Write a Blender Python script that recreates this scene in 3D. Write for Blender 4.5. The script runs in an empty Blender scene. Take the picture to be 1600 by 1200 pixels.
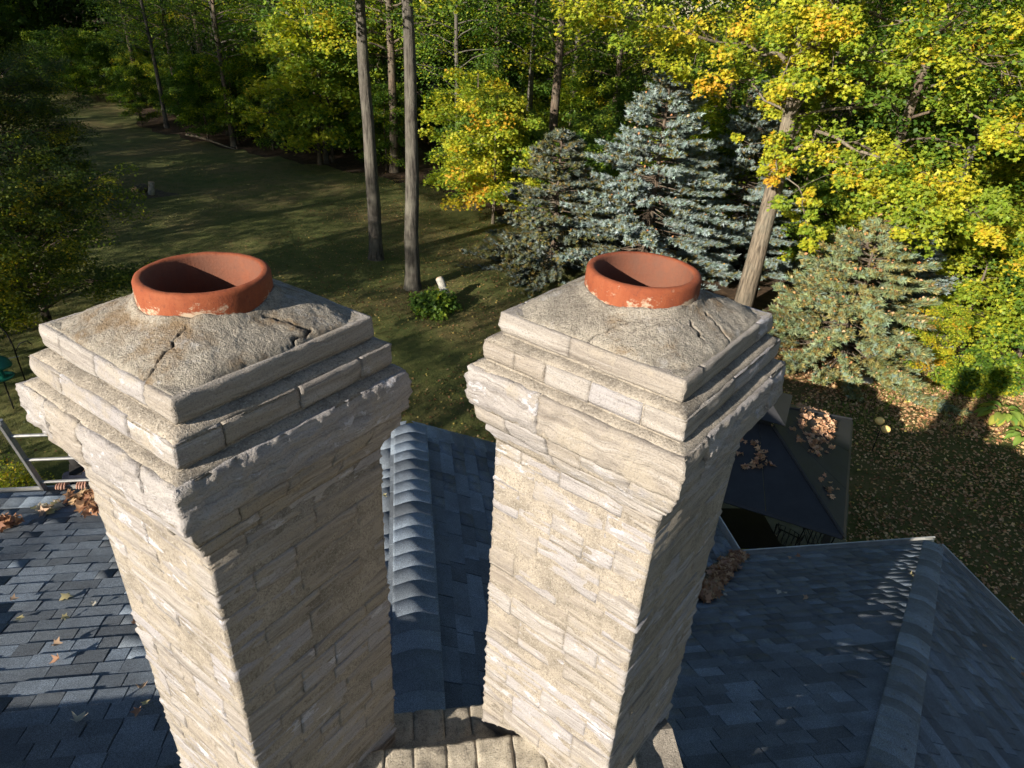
import bpy, math, random
import numpy as np
from mathutils import Vector, Matrix

# ------------------------------------------------------------------ camera, sky, sun, exposure
SC = bpy.context.scene
COL = SC.collection
CAMZ = 10.4                                   # camera height above the lawn
cam = bpy.data.cameras.new('camera'); cam.sensor_width = 36.0; cam.lens = 23.64
cam.clip_start = 0.05; cam.clip_end = 900
camo = bpy.data.objects.new('camera', cam); COL.objects.link(camo)
XR = Vector((0.99834, 0.02838, 0.05011)); UR = Vector((-0.05759, 0.49201, 0.86868)); FW = Vector((0.0, 0.87013, -0.49283))
camo.matrix_world = Matrix(((XR.x, UR.x, -FW.x, 0), (XR.y, UR.y, -FW.y, 0), (XR.z, UR.z, -FW.z, CAMZ), (0, 0, 0, 1)))
SC.camera = camo
SUN_EL = math.radians(20.6); SUN_AZ = math.atan2(-0.655, -0.756)      # azimuth from +Y towards +X
world = bpy.data.worlds.new('World'); SC.world = world; world.use_nodes = True
wn = world.node_tree
sky = wn.nodes.new('ShaderNodeTexSky'); sky.sky_type = 'NISHITA'; sky.sun_disc = False
sky.sun_elevation = SUN_EL; sky.sun_rotation = SUN_AZ
sky.air_density = 1.0; sky.dust_density = 0.4; sky.ozone_density = 1.0
bg = wn.nodes['Background']; bg.inputs['Strength'].default_value = 0.05
wn.links.new(sky.outputs['Color'], bg.inputs['Color'])
sl = bpy.data.lights.new('sun', 'SUN'); sl.energy = 5.0; sl.angle = math.radians(0.5); sl.color = (1.0, 0.91, 0.78)
so = bpy.data.objects.new('sun', sl); COL.objects.link(so)
TS = Vector((-0.655 * math.cos(SUN_EL), -0.756 * math.cos(SUN_EL), math.sin(SUN_EL))).normalized()
so.rotation_euler = TS.to_track_quat('Z', 'Y').to_euler(); so.location = TS * 60
SC.view_settings.view_transform = 'Standard'; SC.view_settings.look = 'None'
SC.view_settings.exposure = 1.3; SC.view_settings.gamma = 1.0
SC.cycles.max_bounces = 5; SC.cycles.diffuse_bounces = 2; SC.cycles.transmission_bounces = 2
SC.cycles.glossy_bounces = 2; SC.cycles.transparent_max_bounces = 4
SC.cycles.use_adaptive_sampling = True; SC.cycles.adaptive_threshold = 0.03

# ------------------------------------------------------------------ helpers
RNG = np.random.default_rng(7)
rnd = random.Random(11)
YAW = math.radians(10)                         # the house's long axis
AX = np.array([math.cos(YAW), math.sin(YAW), 0.0]); BX = np.array([-math.sin(YAW), math.cos(YAW), 0.0])
def hc(a, b, z):                               # house axes -> world (z counted from the camera's height)
    v = a * AX + b * BX; return np.array([v[0], v[1], z + CAMZ])

def _h(ix, iy, iz, s):
    h = (ix * 374761393 + iy * 668265263 + iz * 2147483647 + s * 1274126177) & 0xFFFFFFFF
    h = ((h ^ (h >> 13)) * 1274126177) & 0xFFFFFFFF
    h = h ^ (h >> 16)
    return (h & 0xFFFF) / 65535.0
def vnoise(p, s=0):
    p = np.asarray(p, float); i = np.floor(p).astype(np.int64); f = p - i; f = f * f * (3 - 2 * f)
    o = 0
    for dx in (0, 1):
        wx = f[:, 0] if dx else 1 - f[:, 0]
        for dy in (0, 1):
            wy = f[:, 1] if dy else 1 - f[:, 1]
            for dz in (0, 1):
                wz = f[:, 2] if dz else 1 - f[:, 2]
                o = o + wx * wy * wz * _h(i[:, 0] + dx, i[:, 1] + dy, i[:, 2] + dz, s)
    return o
def fbm(p, s=0, o=4):
    p = np.asarray(p, float); r = 0; a = 0.5
    for k in range(o):
        r = r + a * (vnoise(p, s + k) - 0.5); p = p * 2.03 + 11.3; a *= 0.5
    return r

def mesh_np(name, V, F, col=None, smooth=False):
    V = np.ascontiguousarray(V, np.float32); F = np.ascontiguousarray(F, np.int32); n, k = F.shape
    me = bpy.data.meshes.new(name)
    me.vertices.add(len(V)); me.vertices.foreach_set('co', V.ravel())
    me.loops.add(n * k); me.loops.foreach_set('vertex_index', F.ravel())
    me.polygons.add(n); me.polygons.foreach_set('loop_start', np.arange(0, n * k, k, dtype=np.int32))
    me.polygons.foreach_set('loop_total', np.full(n, k, np.int32))
    if smooth: me.polygons.foreach_set('use_smooth', np.ones(n, bool))
    if col is not None:
        at = me.attributes.new('col', 'FLOAT_COLOR', 'POINT')
        c = np.ones((len(V), 4), np.float32); c[:, :3] = col; at.data.foreach_set('color', c.ravel())
    me.update(calc_edges=True)
    return me
def obj(name, me, mt=None, parent=None, loc=None, rot=None):
    o = bpy.data.objects.new(name, me)
    if me is not None and mt is not None and len(me.materials) == 0: me.materials.append(mt)
    COL.objects.link(o)
    if parent is not None: o.parent = parent
    if loc is not None: o.location = [float(x) for x in loc]
    if rot is not None: o.rotation_euler = rot
    return o
def tag(o, label=None, cat=None, group=None, kind=None):
    for k, v in (('label', label), ('category', cat), ('group', group), ('kind', kind)):
        if v: o[k] = v
    return o
def empty(name, loc, rz=0.0, label=None, cat=None, group=None):
    o = bpy.data.objects.new(name, None); COL.objects.link(o); o.empty_display_size = 0.1
    o.location = [float(x) for x in loc]; o.rotation_euler = (0, 0, rz)
    return tag(o, label, cat, group)

class MB:                                       # collects quads and triangles (triangles stored as quads are avoided: two lists)
    def __init__(s): s.V = []; s.F = []; s.n = 0
    def add(s, V, F):
        V = np.asarray(V, float); s.V.append(V); s.F += [tuple(int(i) + s.n for i in f) for f in F]; s.n += len(V); return s
    def box(s, lo, hi, M=None):
        x0, y0, z0 = lo; x1, y1, z1 = hi
        V = np.array([(x0, y0, z0), (x1, y0, z0), (x1, y1, z0), (x0, y1, z0), (x0, y0, z1), (x1, y0, z1), (x1, y1, z1), (x0, y1, z1)], float)
        if M is not None: V = np.array([tuple(M @ Vector(v)) for v in V])
        return s.add(V, [(0, 3, 2, 1), (4, 5, 6, 7), (0, 1, 5, 4), (1, 2, 6, 5), (2, 3, 7, 6), (3, 0, 4, 7)])
    def tube(s, P, R, seg=8, caps=True, wob=0.0):
        P = np.asarray(P, float); R = np.broadcast_to(np.asarray(R, float), (len(P),)); V = []
        T = np.gradient(P, axis=0)
        up = np.array([0.0, 0.0, 1.0]) if abs(T[0][2]) < 0.9 * np.linalg.norm(T[0]) else np.array([1.0, 0.0, 0.0])
        for i in range(len(P)):
            t = T[i] / (np.linalg.norm(T[i]) + 1e-9); x = np.cross(up, t); x /= np.linalg.norm(x) + 1e-9; y = np.cross(t, x); up = y if False else up
            for k in range(seg):
                a = 2 * math.pi * k / seg; r = R[i] * (1 + wob * rnd.uniform(-1, 1)); V.append(P[i] + r * (math.cos(a) * x + math.sin(a) * y))
        F = [(i * seg + k, i * seg + (k + 1) % seg, (i + 1) * seg + (k + 1) % seg, (i + 1) * seg + k) for i in range(len(P) - 1) for k in range(seg)]
        if caps: F.append(tuple(range(seg - 1, -1, -1))); F.append(tuple((len(P) - 1) * seg + k for k in range(seg)))
        return s.add(V, F)
    def lathe(s, prof, seg=24, c=(0, 0, 0)):
        V = [(c[0] + r * math.cos(2 * math.pi * k / seg), c[1] + r * math.sin(2 * math.pi * k / seg), c[2] + z) for r, z in prof for k in range(seg)]
        F = [(i * seg + k, i * seg + (k + 1) % seg, (i + 1) * seg + (k + 1) % seg, (i + 1) * seg + k) for i in range(len(prof) - 1) for k in range(seg)]
        return s.add(V, F)
    def build(s, name, mt, parent=None, smooth=False, loc=None, rot=None):
        me = bpy.data.meshes.new(name); me.from_pydata(np.concatenate(s.V).tolist(), [], s.F)
        if smooth: me.polygons.foreach_set('use_smooth', np.ones(len(me.polygons), bool))
        return obj(name, me, mt, parent, loc, rot)

# ------------------------------------------------------------------ materials
class NT:
    def __init__(s, name, rough=0.9):
        s.m = bpy.data.materials.new(name); s.m.use_nodes = True; s.t = s.m.node_tree; s.b = s.t.nodes['Principled BSDF']
        s.b.inputs['Roughness'].default_value = rough; s.b.inputs['Specular IOR Level'].default_value = 0.25
    def n(s, ty, **kw):
        nd = s.t.nodes.new('ShaderNode' + ty)
        for k, v in kw.items():
            if k in nd.inputs.keys(): s.put(nd.inputs[k], v)
            else: setattr(nd, k, v)
        return nd
    def put(s, sock, v):
        if hasattr(v, 'is_output') or isinstance(v, bpy.types.NodeSocket): s.t.links.new(v, sock)
        elif isinstance(v, (tuple, list)) and sock.type == 'RGBA' and len(v) == 3: sock.default_value = (*v, 1)
        else: sock.default_value = v
    def pos(s): return s.n('NewGeometry').outputs['Position']
    def obj(s): return s.n('TexCoord').outputs['Object']
    def map(s, v, scale=(1, 1, 1), loc=(0, 0, 0), rot=(0, 0, 0)):
        return s.n('Mapping', Vector=v, Scale=scale, Location=loc, Rotation=rot).outputs[0]
    def noise(s, v, scale, detail=4, rough=0.6, dist=0.0):
        return s.n('TexNoise', Vector=v, Scale=scale, Detail=detail, Roughness=rough, Distortion=dist).outputs['Fac']
    def ramp(s, f, stops):
        r = s.n('ValToRGB', Fac=f); e = r.color_ramp.elements
        while len(e) < len(stops): e.new(0.5)
        for q, (p, c) in zip(e, stops): q.position = p; q.color = (*c, 1) if not isinstance(c, (int, float)) else (c, c, c, 1)
        return r.outputs[0]
    def mix(s, f, a, b, bt='MIX'):
        m = s.n('Mix', data_type='RGBA', blend_type=bt); s.put(m.inputs[0], f); s.put(m.inputs[6], a); s.put(m.inputs[7], b); return m.outputs[2]
    def math(s, op, a, b=0.0, c=None, clamp=False):
        m = s.n('Math', operation=op, use_clamp=clamp); s.put(m.inputs[0], a); s.put(m.inputs[1], b)
        if c is not None: s.put(m.inputs[2], c)
        return m.outputs[0]
    def attr(s, n='col'): return s.n('Attribute', attribute_name=n).outputs['Color']
    def rand(s): return s.n('ObjectInfo').outputs['Random']
    def hsv(s, c, h=0.5, sa=1.0, v=1.0): return s.n('HueSaturation', Hue=h, Saturation=sa, Value=v, Color=c).outputs[0]
    def out(s, color=None, bump=None, bs=0.5, bd=0.01, rough=None):
        if color is not None: s.put(s.b.inputs['Base Color'], color)
        if bump is not None: s.put(s.b.inputs['Normal'], s.n('Bump', Height=bump, Strength=bs, Distance=bd).outputs[0])
        if rough is not None: s.put(s.b.inputs['Roughness'], rough)
        return s.m

def m_stone():
    t = NT('ledge_stone', 0.92); p = t.pos()
    wob = t.n('VectorMath', operation='ADD'); t.put(wob.inputs[0], p)
    nz = t.n('TexNoise', Vector=t.map(p, (4, 4, 7)), Scale=1.0, Detail=3)
    sc = t.n('VectorMath', operation='SCALE'); t.put(sc.inputs[0], nz.outputs['Color']); sc.inputs[3].default_value = 0.07; t.put(wob.inputs[1], sc.outputs[0])
    w = wob.outputs[0]; r = t.rand()
    st = t.noise(t.map(w, (2.6, 2.6, 44)), 1.0, 5, 0.62)
    fine = t.noise(t.map(w, (7, 7, 150)), 1.0, 4, 0.65)
    grit = t.noise(p, 210, 3, 0.7)
    spk = t.noise(p, 330, 2, 0.7)
    big = t.noise(p, 6.5, 5, 0.65)
    c = t.ramp(st, [(0.28, (0.122, 0.110, 0.103)), (0.42, (0.221, 0.201, 0.184)), (0.55, (0.290, 0.266, 0.240)), (0.72, (0.364, 0.348, 0.339))])
    c = t.mix(t.ramp(r, [(0.0, 0.5), (0.25, 0.1), (0.5, 0.1), (0.75, 0.4), (1.0, 0.6)]), c, t.mix(t.ramp(r, [(0.3, 0.0), (0.6, 1.0)]), (0.231, 0.190, 0.143), (0.295, 0.287, 0.310)))
    c = t.mix(t.ramp(fine, [(0.30, 0.6), (0.46, 0.0)]), c, (0.114, 0.098, 0.086))
    c = t.mix(t.ramp(fine, [(0.55, 0.0), (0.72, 0.55)]), c, (0.374, 0.353, 0.333))
    c = t.mix(t.ramp(big, [(0.38, 0.7), (0.48, 0.0)]), c, (0.290, 0.255, 0.207))          # mortar smeared over the stone
    pale = t.math('MULTIPLY', t.ramp(t.noise(t.map(w, (8, 8, 17)), 1.0, 5, 0.7), [(0.58, 0.0), (0.64, 1.0)]), t.ramp(r, [(0.35, 0.0), (0.6, 0.8)]))
    c = t.mix(pale, c, (0.433, 0.430, 0.465))
    c = t.mix(t.ramp(grit, [(0.34, 0.5), (0.48, 0.0)]), c, (0.098, 0.088, 0.080))
    c = t.mix(t.ramp(spk, [(0.60, 0.0), (0.72, 0.5)]), c, (0.453, 0.430, 0.402))
    h = t.math('ADD', t.math('MULTIPLY', st, 0.7), t.math('ADD', t.math('MULTIPLY', fine, 0.8), t.math('MULTIPLY', grit, 0.8)))
    return t.out(c, h, 0.75, 0.009)
def m_mortar(name, tint=(0.261, 0.230, 0.190)):
    t = NT(name, 0.95); p = t.pos()
    g = t.noise(p, 190, 3, 0.75); g2 = t.noise(p, 420, 2, 0.7); big = t.noise(p, 7, 5, 0.65); md = t.noise(p, 42, 5, 0.7)
    d = tuple(x * 0.62 for x in tint); l = tuple(min(1, x * 1.25) for x in tint)
    c = t.ramp(big, [(0.34, d), (0.5, tint), (0.68, l)])
    c = t.mix(t.ramp(md, [(0.34, 0.6), (0.5, 0.0)]), c, (0.128, 0.110, 0.093))
    c = t.mix(t.ramp(g, [(0.34, 0.75), (0.47, 0.0)]), c, (0.083, 0.072, 0.059))
    c = t.mix(t.ramp(g, [(0.56, 0.0), (0.68, 0.75)]), c, (0.413, 0.384, 0.345))
    h = t.math('ADD', t.math('MULTIPLY', g, 1.3), t.math('ADD', t.math('MULTIPLY', g2, 0.5), t.math('MULTIPLY', md, 1.3)))
    return t, c, h
def m_mortar_plain(): 
    t, c, h = m_mortar('mortar'); return t.out(c, h, 0.7, 0.006)
def m_coping():
    t, c, h = m_mortar('coping_mortar', (0.34, 0.30, 0.235)); return t.out(c, h, 0.8, 0.006)
def m_crown():
    t, c, h = m_mortar('crown_mortar', (0.265, 0.238, 0.196)); p = t.pos()
    lich = t.ramp(t.noise(p, 9, 5, 0.7), [(0.52, 0.0), (0.66, 0.75)])
    c = t.mix(lich, c, (0.155, 0.103, 0.054))
    c = t.mix(t.ramp(t.noise(t.map(p, loc=(3, 1, 2)), 13, 5, 0.7), [(0.58, 0.0), (0.66, 0.7)]), c, (0.319, 0.308, 0.291))
    c = t.mix(t.attr('col'), (0.029, 0.025, 0.022), c)                # cracks
    return t.out(c, h, 0.9, 0.006)
def m_terracotta():
    t = NT('terracotta', 0.85); o = t.obj(); p = t.pos()
    c = t.ramp(t.math('ADD', t.math('MULTIPLY', t.noise(p, 11, 6, 0.7), 0.65), t.math('MULTIPLY', t.noise(t.map(p, (40, 40, 5)), 1.0, 4, 0.7), 0.35)), [(0.28, (0.113, 0.030, 0.016)), (0.5, (0.189, 0.049, 0.020)), (0.72, (0.231, 0.074, 0.033))])
    c = t.mix(t.ramp(t.noise(p, 120, 3, 0.7), [(0.56, 0.0), (0.68, 0.5)]), c, (0.092, 0.030, 0.019))
    z = t.n('SeparateXYZ', Vector=o).outputs[2]
    r = t.n('VectorMath', operation='LENGTH'); t.put(r.inputs[0], t.map(o, (1, 1, 0)))
    lim = t.math('ADD', t.noise(t.map(p, (16, 16, 26)), 1.0, 6, 0.72), t.math('MULTIPLY', t.math('SUBTRACT', z, 0.030), -3.2)); outer = t.ramp(r.outputs['Value'], [(0.1445, 0.0), (0.147, 1.0)])
    c = t.mix(t.math('MULTIPLY', outer, t.ramp(lim, [(0.36, 0.0), (0.43, 0.85)])), c, (0.353, 0.287, 0.209))
    soot = t.ramp(r.outputs['Value'], [(0.1285, 1.0), (0.1305, 0.0)])
    c = t.mix(t.math('MULTIPLY', soot, t.ramp(t.noise(p, 14, 5, 0.7), [(0.35, 0.95), (0.75, 0.45)])), c, (0.109, 0.052, 0.035))
    return t.out(c, t.math('ADD', t.noise(p, 150, 4, 0.7), t.math('MULTIPLY', t.noise(t.map(o, (20, 20, 160)), 1.0, 2), 0.35)), 0.35, 0.004)
def m_shingle():
    t = NT('asphalt_shingle', 0.93); p = t.pos(); c = t.attr()
    v = t.n('TexVoronoi', Vector=p, Scale=420.0)
    g = t.ramp(v.outputs['Color'], [(0.05, 0.45), (0.5, 0.95), (0.95, 1.75)])
    c = t.mix(1.0, c, g, 'MULTIPLY')
    c = t.mix(t.ramp(t.noise(p, 3.5, 4, 0.6), [(0.35, 0.35), (0.6, 0.0)]), c, (0.035, 0.035, 0.037))
    return t.out(c, t.math('ADD', v.outputs['Distance'], t.noise(p, 60, 3)), 0.55, 0.004)
def m_plain(name, c, rough=0.6, metal=0.0, var=0.25, scale=8.0, bump=0.0):
    t = NT(name, rough); p = t.pos(); d = tuple(x * (1 - var) for x in c); l = tuple(min(1, x * (1 + var)) for x in c)
    t.b.inputs['Metallic'].default_value = metal
    n = t.noise(p, scale, 5, 0.65)
    return t.out(t.ramp(n, [(0.32, d), (0.5, c), (0.68, l)]), n if bump else None, bump, 0.01)
def m_leaf(name, trans=0.45, gloss=0.35):
    t = NT(name, 0.55); c = t.attr(); t.b.inputs['Specular IOR Level'].default_value = gloss
    t.put(t.b.inputs['Base Color'], c)
    tr = t.n('BsdfTranslucent'); t.put(tr.inputs['Color'], t.hsv(c, 0.5, 1.1, 1.5))
    mx = t.n('MixShader'); mx.inputs[0].default_value = trans
    t.t.links.new(t.b.outputs[0], mx.inputs[1]); t.t.links.new(tr.outputs[0], mx.inputs[2])
    t.t.links.new(mx.outputs[0], t.t.nodes['Material Output'].inputs['Surface']); return t.m
def m_bark(name, c=(0.16, 0.125, 0.09)):
    t = NT(name, 0.95); p = t.pos()
    s = t.noise(t.map(p, (14, 14, 1.6)), 1.0, 6, 0.7); b = t.noise(p, 1.6, 4, 0.6)
    d = tuple(x * 0.35 for x in c); l = tuple(x * 1.6 for x in c)
    k = t.ramp(s, [(0.36, d), (0.52, c), (0.68, l)])
    k = t.mix(t.ramp(b, [(0.45, 0.0), (0.7, 0.4)]), k, (0.17, 0.165, 0.13))
    return t.out(k, s, 1.0, 0.05)
def m_lawn():
    t = NT('lawn_grass', 0.95); p = t.pos()
    big = t.noise(p, 0.16, 4, 0.6); md = t.noise(p, 1.6, 5, 0.7); fi = t.noise(t.map(p, (1, 1, 1)), 28, 4, 0.75)
    c = t.ramp(md, [(0.3, (0.064, 0.082, 0.022)), (0.5, (0.118, 0.126, 0.034)), (0.72, (0.17, 0.156, 0.050))])
    c = t.mix(t.ramp(fi, [(0.35, 0.6), (0.6, 0.0)]), c, (0.042, 0.054, 0.016))
    c = t.mix(t.ramp(fi, [(0.56, 0.0), (0.75, 0.6)]), c, (0.11, 0.115, 0.035))
    dry = t.math('MULTIPLY', t.ramp(big, [(0.45, 0.0), (0.62, 0.8)]), t.ramp(md, [(0.35, 0.35), (0.6, 1.0)]))
    c = t.mix(dry, c, (0.17, 0.122, 0.055))
    return t.out(c, t.math('ADD', fi, md), 1.0, 0.06)
def m_floor():
    t = NT('forest_floor', 0.97); p = t.pos(); n = t.noise(p, 3.0, 6, 0.75)
    c = t.ramp(n, [(0.3, (0.018, 0.012, 0.007)), (0.5, (0.05, 0.03, 0.016)), (0.72, (0.10, 0.062, 0.034))])
    return t.out(c, n, 1.0, 0.08)
M = dict(stone=m_stone(), mortar=m_mortar_plain(), crown=m_crown(), coping=m_coping(), far=m_leaf('far_leaf', 0.1, 0.0), terra=m_terracotta(), shingle=m_shingle(), leaf=m_leaf('leaf'),
         needle=m_leaf('needles', 0.15, 0.2), dry=m_leaf('dry_leaf', 0.25, 0.2), bark=m_bark('bark', (0.15, 0.122, 0.09)), bark3=m_bark('bark_grey', (0.075, 0.067, 0.057)), bark2=m_bark('bark_dark', (0.10, 0.075, 0.055)), lawn=m_lawn(), floor=m_floor(),
         gutter=m_plain('gutter_metal', (0.42, 0.42, 0.40), 0.4, 0.3, 0.2), alu=m_plain('aluminium', (0.30, 0.30, 0.295), 0.42, 0.6, 0.2, 30),
         blackm=m_plain('black_metal', (0.036, 0.037, 0.040), 0.5, 0.2, 0.15, 3), iron=m_plain('wrought_iron', (0.012, 0.012, 0.012), 0.5, 0.4),
         wall=m_plain('wall_stone', (0.36, 0.31, 0.24), 0.9, 0, 0.3, 4, 0.5), patio=m_plain('patio_stone', (0.13, 0.125, 0.085), 0.9, 0, 0.3, 2, 0.4),
         wood=m_plain('cut_wood', (0.38, 0.25, 0.14), 0.85, 0, 0.3, 25), birch=m_plain('pale_bark', (0.25, 0.24, 0.215), 0.85, 0, 0.45, 6, 0.6),
         cream=m_plain('cream_globe', (0.80, 0.55, 0.20), 0.4, 0, 0.08, 6), green=m_plain('green_plastic', (0.01, 0.11, 0.075), 0.3, 0, 0.1, 6),
         skin=m_plain('skin', (0.33, 0.18, 0.13), 0.6, 0, 0.12, 20), navy=m_plain('navy_cloth', (0.012, 0.015, 0.028), 0.9, 0, 0.3, 30, 0.3), cap=m_plain('dark_cap', (0.015, 0.014, 0.014), 0.9, 0, 0.2, 30),
         rock=m_plain('grey_rock', (0.30, 0.28, 0.24), 0.9, 0, 0.35, 7, 0.6), flash=m_plain('valley_metal', (0.085, 0.062, 0.045), 0.6, 0.3, 0.4, 6), dirt=m_plain('bare_dirt', (0.075, 0.055, 0.038), 0.95, 0, 0.4, 6, 0.6))
tp = NT('pond_water', 0.03); tp.b.inputs['Base Color'].default_value = (0.02, 0.03, 0.03, 1); tp.b.inputs['Specular IOR Level'].default_value = 0.6
tp.put(tp.b.inputs['Normal'], tp.n('Bump', Height=tp.noise(tp.pos(), 1.2, 3), Strength=0.05, Distance=0.05).outputs[0]); M['water'] = tp.m
# ------------------------------------------------------------------ ground
GX, GY = 70, 70
def gheight(x, y):                                  # gentle roll of the ground, flat round the house
    x = np.asarray(x, float); y = np.asarray(y, float)
    d = np.hypot(x, y); k = np.clip((d - 26) / 30, 0, 1)
    return k * 0.5 * (np.sin(x * 0.06 + 1) + np.cos(y * 0.05)) * 0.6
def sheet(name, mt, xs, ys, dz, kind='structure', cond=None):
    X, Y = np.meshgrid(xs, ys, indexing='xy'); nx, ny = len(xs), len(ys)
    V = np.stack([X.ravel(), Y.ravel(), gheight(X.ravel(), Y.ravel()) + dz], -1)
    F = []
    for j in range(ny - 1):
        for i in range(nx - 1):
            if cond is None or cond(0.5 * (xs[i] + xs[i + 1]), 0.5 * (ys[j] + ys[j + 1])): F.append((j * nx + i, j * nx + i + 1, (j + 1) * nx + i + 1, (j + 1) * nx + i))
    return tag(obj(name, mesh_np(name, V, np.array(F), smooth=True), mt), kind=kind)
sheet('ground', M['floor'], np.concatenate([[-420, -250, -160], np.linspace(-110, 110, 56), [160, 250, 420]]), np.concatenate([[-420, -200, -90], np.linspace(-40, 140, 46), [190, 280, 420]]), 0.0)
EDGE = np.array([(-150, 190), (-80, 135), (-57, 108), (-45, 80), (-33, 60), (-20, 51), (-12, 46.5), (-4.6, 42), (0, 36), (3, 31.5), (7, 27.5), (10, 22.0), (14, 20.3), (18, 19.6), (30, 20), (60, 22)], float)   # edge of the woods
def edge_y(x): return np.interp(x, EDGE[:, 0], EDGE[:, 1])
xs = np.linspace(-70, 40, 111); ys = np.linspace(-30, 80, 111)
# lawn sheet whose far rim follows the edge of the woods
U = np.linspace(-95, 45, 170); Vv = np.linspace(0, 1, 60)
LV = []
for u in U:
    far = edge_y(u) + 0.5 * math.sin(u * 1.7) + 0.3 * math.sin(u * 4.1)
    for w in Vv:
        y = -40 + (far + 40) * w; LV.append((u, y, float(gheight(u, y)) + 0.03))
nV = len(Vv); LF = [(i * nV + j, (i + 1) * nV + j, (i + 1) * nV + j + 1, i * nV + j + 1) for i in range(len(U) - 1) for j in range(nV - 1)]
tag(obj('lawn', mesh_np('lawn', np.array(LV), np.array(LF), smooth=True), M['lawn']), kind='structure')

# ------------------------------------------------------------------ chimneys
def box_surface(lo, hi, res, nmin=(2, 2, 2)):
    lo = np.array(lo, float); hi = np.array(hi, float); n = np.maximum(np.round((hi - lo) / res).astype(int), nmin)
    idx = {}; V = []
    def vid(i, j, k):
        q = (i, j, k)
        if q not in idx: idx[q] = len(V); V.append(lo + (hi - lo) * np.array([i / n[0], j / n[1], k / n[2]]))
        return idx[q]
    F = []
    for k in (0, n[2]):
        for i in range(n[0]):
            for j in range(n[1]):
                f = (vid(i, j, k), vid(i + 1, j, k), vid(i + 1, j + 1, k), vid(i, j + 1, k)); F.append(f if k else f[::-1])
    for j in (0, n[1]):
        for i in range(n[0]):
            for k in range(n[2]):
                f = (vid(i, j, k), vid(i + 1, j, k), vid(i + 1, j, k + 1), vid(i, j, k + 1)); F.append(f if not j else f[::-1])
    for i in (0, n[0]):
        for j in range(n[1]):
            for k in range(n[2]):
                f = (vid(i, j, k), vid(i, j + 1, k), vid(i, j + 1, k + 1), vid(i, j, k + 1)); F.append(f[::-1] if not i else f)
    return np.array(V), np.array(F)
def rough_block(lo, hi, S, amp, seed, res, bulge, chip, ledge, taper=0.0):
    """a split stone lying along the wall face y=-S/2; only faces that meet the air are roughened"""
    V, F = box_surface(lo, hi, res)
    P = V * np.array([1, 1, 1.0]) + seed * 7.31
    lay = fbm(P * np.array([4.5, 4.5, 42]), 3, 4) * 1.3 + fbm(P * np.array([9, 9, 110]), 9, 3) * 1.0     # bedding planes
    lump = fbm(P * np.array([13, 13, 13]), 5, 4)
    lump = lump * (0.6 if amp > 0.007 else 1) + ((0.16 - np.abs(fbm(P * np.array([19, 19, 24]), 15, 2))) * 1.5 + (0.12 - np.abs(fbm(P * np.array([43, 43, 55]), 19, 2))) * 1.3) * (amp > 0.007)
    d = amp * ((0.55 if amp > 0.007 else 1.5) * lay + (1.25 if amp > 0.007 else 0.9) * lump) * 2
    zr = (V[:, 2] - lo[2]) / (hi[2] - lo[2]); ed = np.minimum(zr, 1 - zr) * (hi[2] - lo[2])
    d = d + bulge * (np.clip(ed / 0.035, 0, 1) ** 0.6) - bulge * 0.5
    ur = np.minimum(V[:, 0] - lo[0], hi[0] - V[:, 0])
    d = d - chip * np.clip(1 - ed / 0.014, 0, 1) * (0.6 + 1.4 * vnoise(P * 30, 4)) - 0.5 * chip * np.clip(1 - ur / 0.016, 0, 1) * (0.3 + vnoise(P * 40, 8))
    O = V.copy(); O[:, :2] *= (1 - taper * (1 - zr) / (S / 2))[:, None]
    m = np.isclose(V[:, 1], -S / 2); O[m, 1] -= d[m]
    for sg in (-1, 1):
        m = np.isclose(V[:, 0], sg * S / 2); O[m, 0] += sg * d[m]
    t = np.isclose(V[:, 2], hi[2]) & (V[:, 1] < -S / 2 + 0.08)
    O[t, 2] += ledge * fbm(P[t] * 28, 6, 3) * 2
    return O, F
STONE_N = [0]
def ring(ch, S, z0, z1, d, par, cuts, amp, res, bulge, chip, ledge=0.002, gap=0.006, smooth=False, taper=0.0):
    for k in range(4):
        full = (k + par) % 2 == 0; h = S / 2 if full else S / 2 - d - gap
        n = cuts if isinstance(cuts, int) else rnd.choice(cuts)
        js = sorted([-h] + [(-h + 2 * h * (q + 1) / n) + rnd.uniform(-0.28, 0.28) * 2 * h / n for q in range(n - 1)] + [h])
        for u0, u1 in zip(js[:-1], js[1:]):
            STONE_N[0] += 1
            a = u0 + (gap / 2 if u0 > -h else 0); b = u1 - (gap / 2 if u1 < h else 0)
            off = rnd.uniform(-0.003, 0.003)
            V, F = rough_block((a, -S / 2, z0), (b, -S / 2 + d, z1), S, amp, STONE_N[0], res, bulge + off, chip, ledge, taper)
            c, s = math.cos(k * math.pi / 2), math.sin(k * math.pi / 2)
            V = np.stack([c * V[:, 0] - s * V[:, 1], s * V[:, 0] + c * V[:, 1], V[:, 2]], -1); o = V.mean(0)
            obj('stone', mesh_np('stone', V - o, F, smooth=smooth), M['stone'], ch, o)
def core(ch, name, S0, S1, z0, z1, mt, amp=0.003, res=0.014, hole=0.135):
    """square mortar body, S0 wide at its foot and S1 at its top, hand rough"""
    V, F = box_surface((-0.5, -0.5, 0), (0.5, 0.5, 1), np.array([res / S0, res / S0, max(res / (z1 - z0), 0.1)]))
    s = (S0 + (S1 - S0) * V[:, 2]); V = np.stack([V[:, 0] * s, V[:, 1] * s, z0 + (z1 - z0) * V[:, 2]], -1)
    n = fbm(V * 22 + z0 * 91, 2, 4) * 2; n2 = fbm(V * 22 + 50 + z0 * 31, 7, 4) * 2
    V[:, :2] *= (1 + (amp * n / (S1 * 0.5)))[:, None]; V[:, 2] += amp * n2
    F = F[np.hypot(V[F][:, :, 0], V[F][:, :, 1]).min(1) > hole]
    return obj(name, mesh_np(name, V, F), mt, ch)
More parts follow.
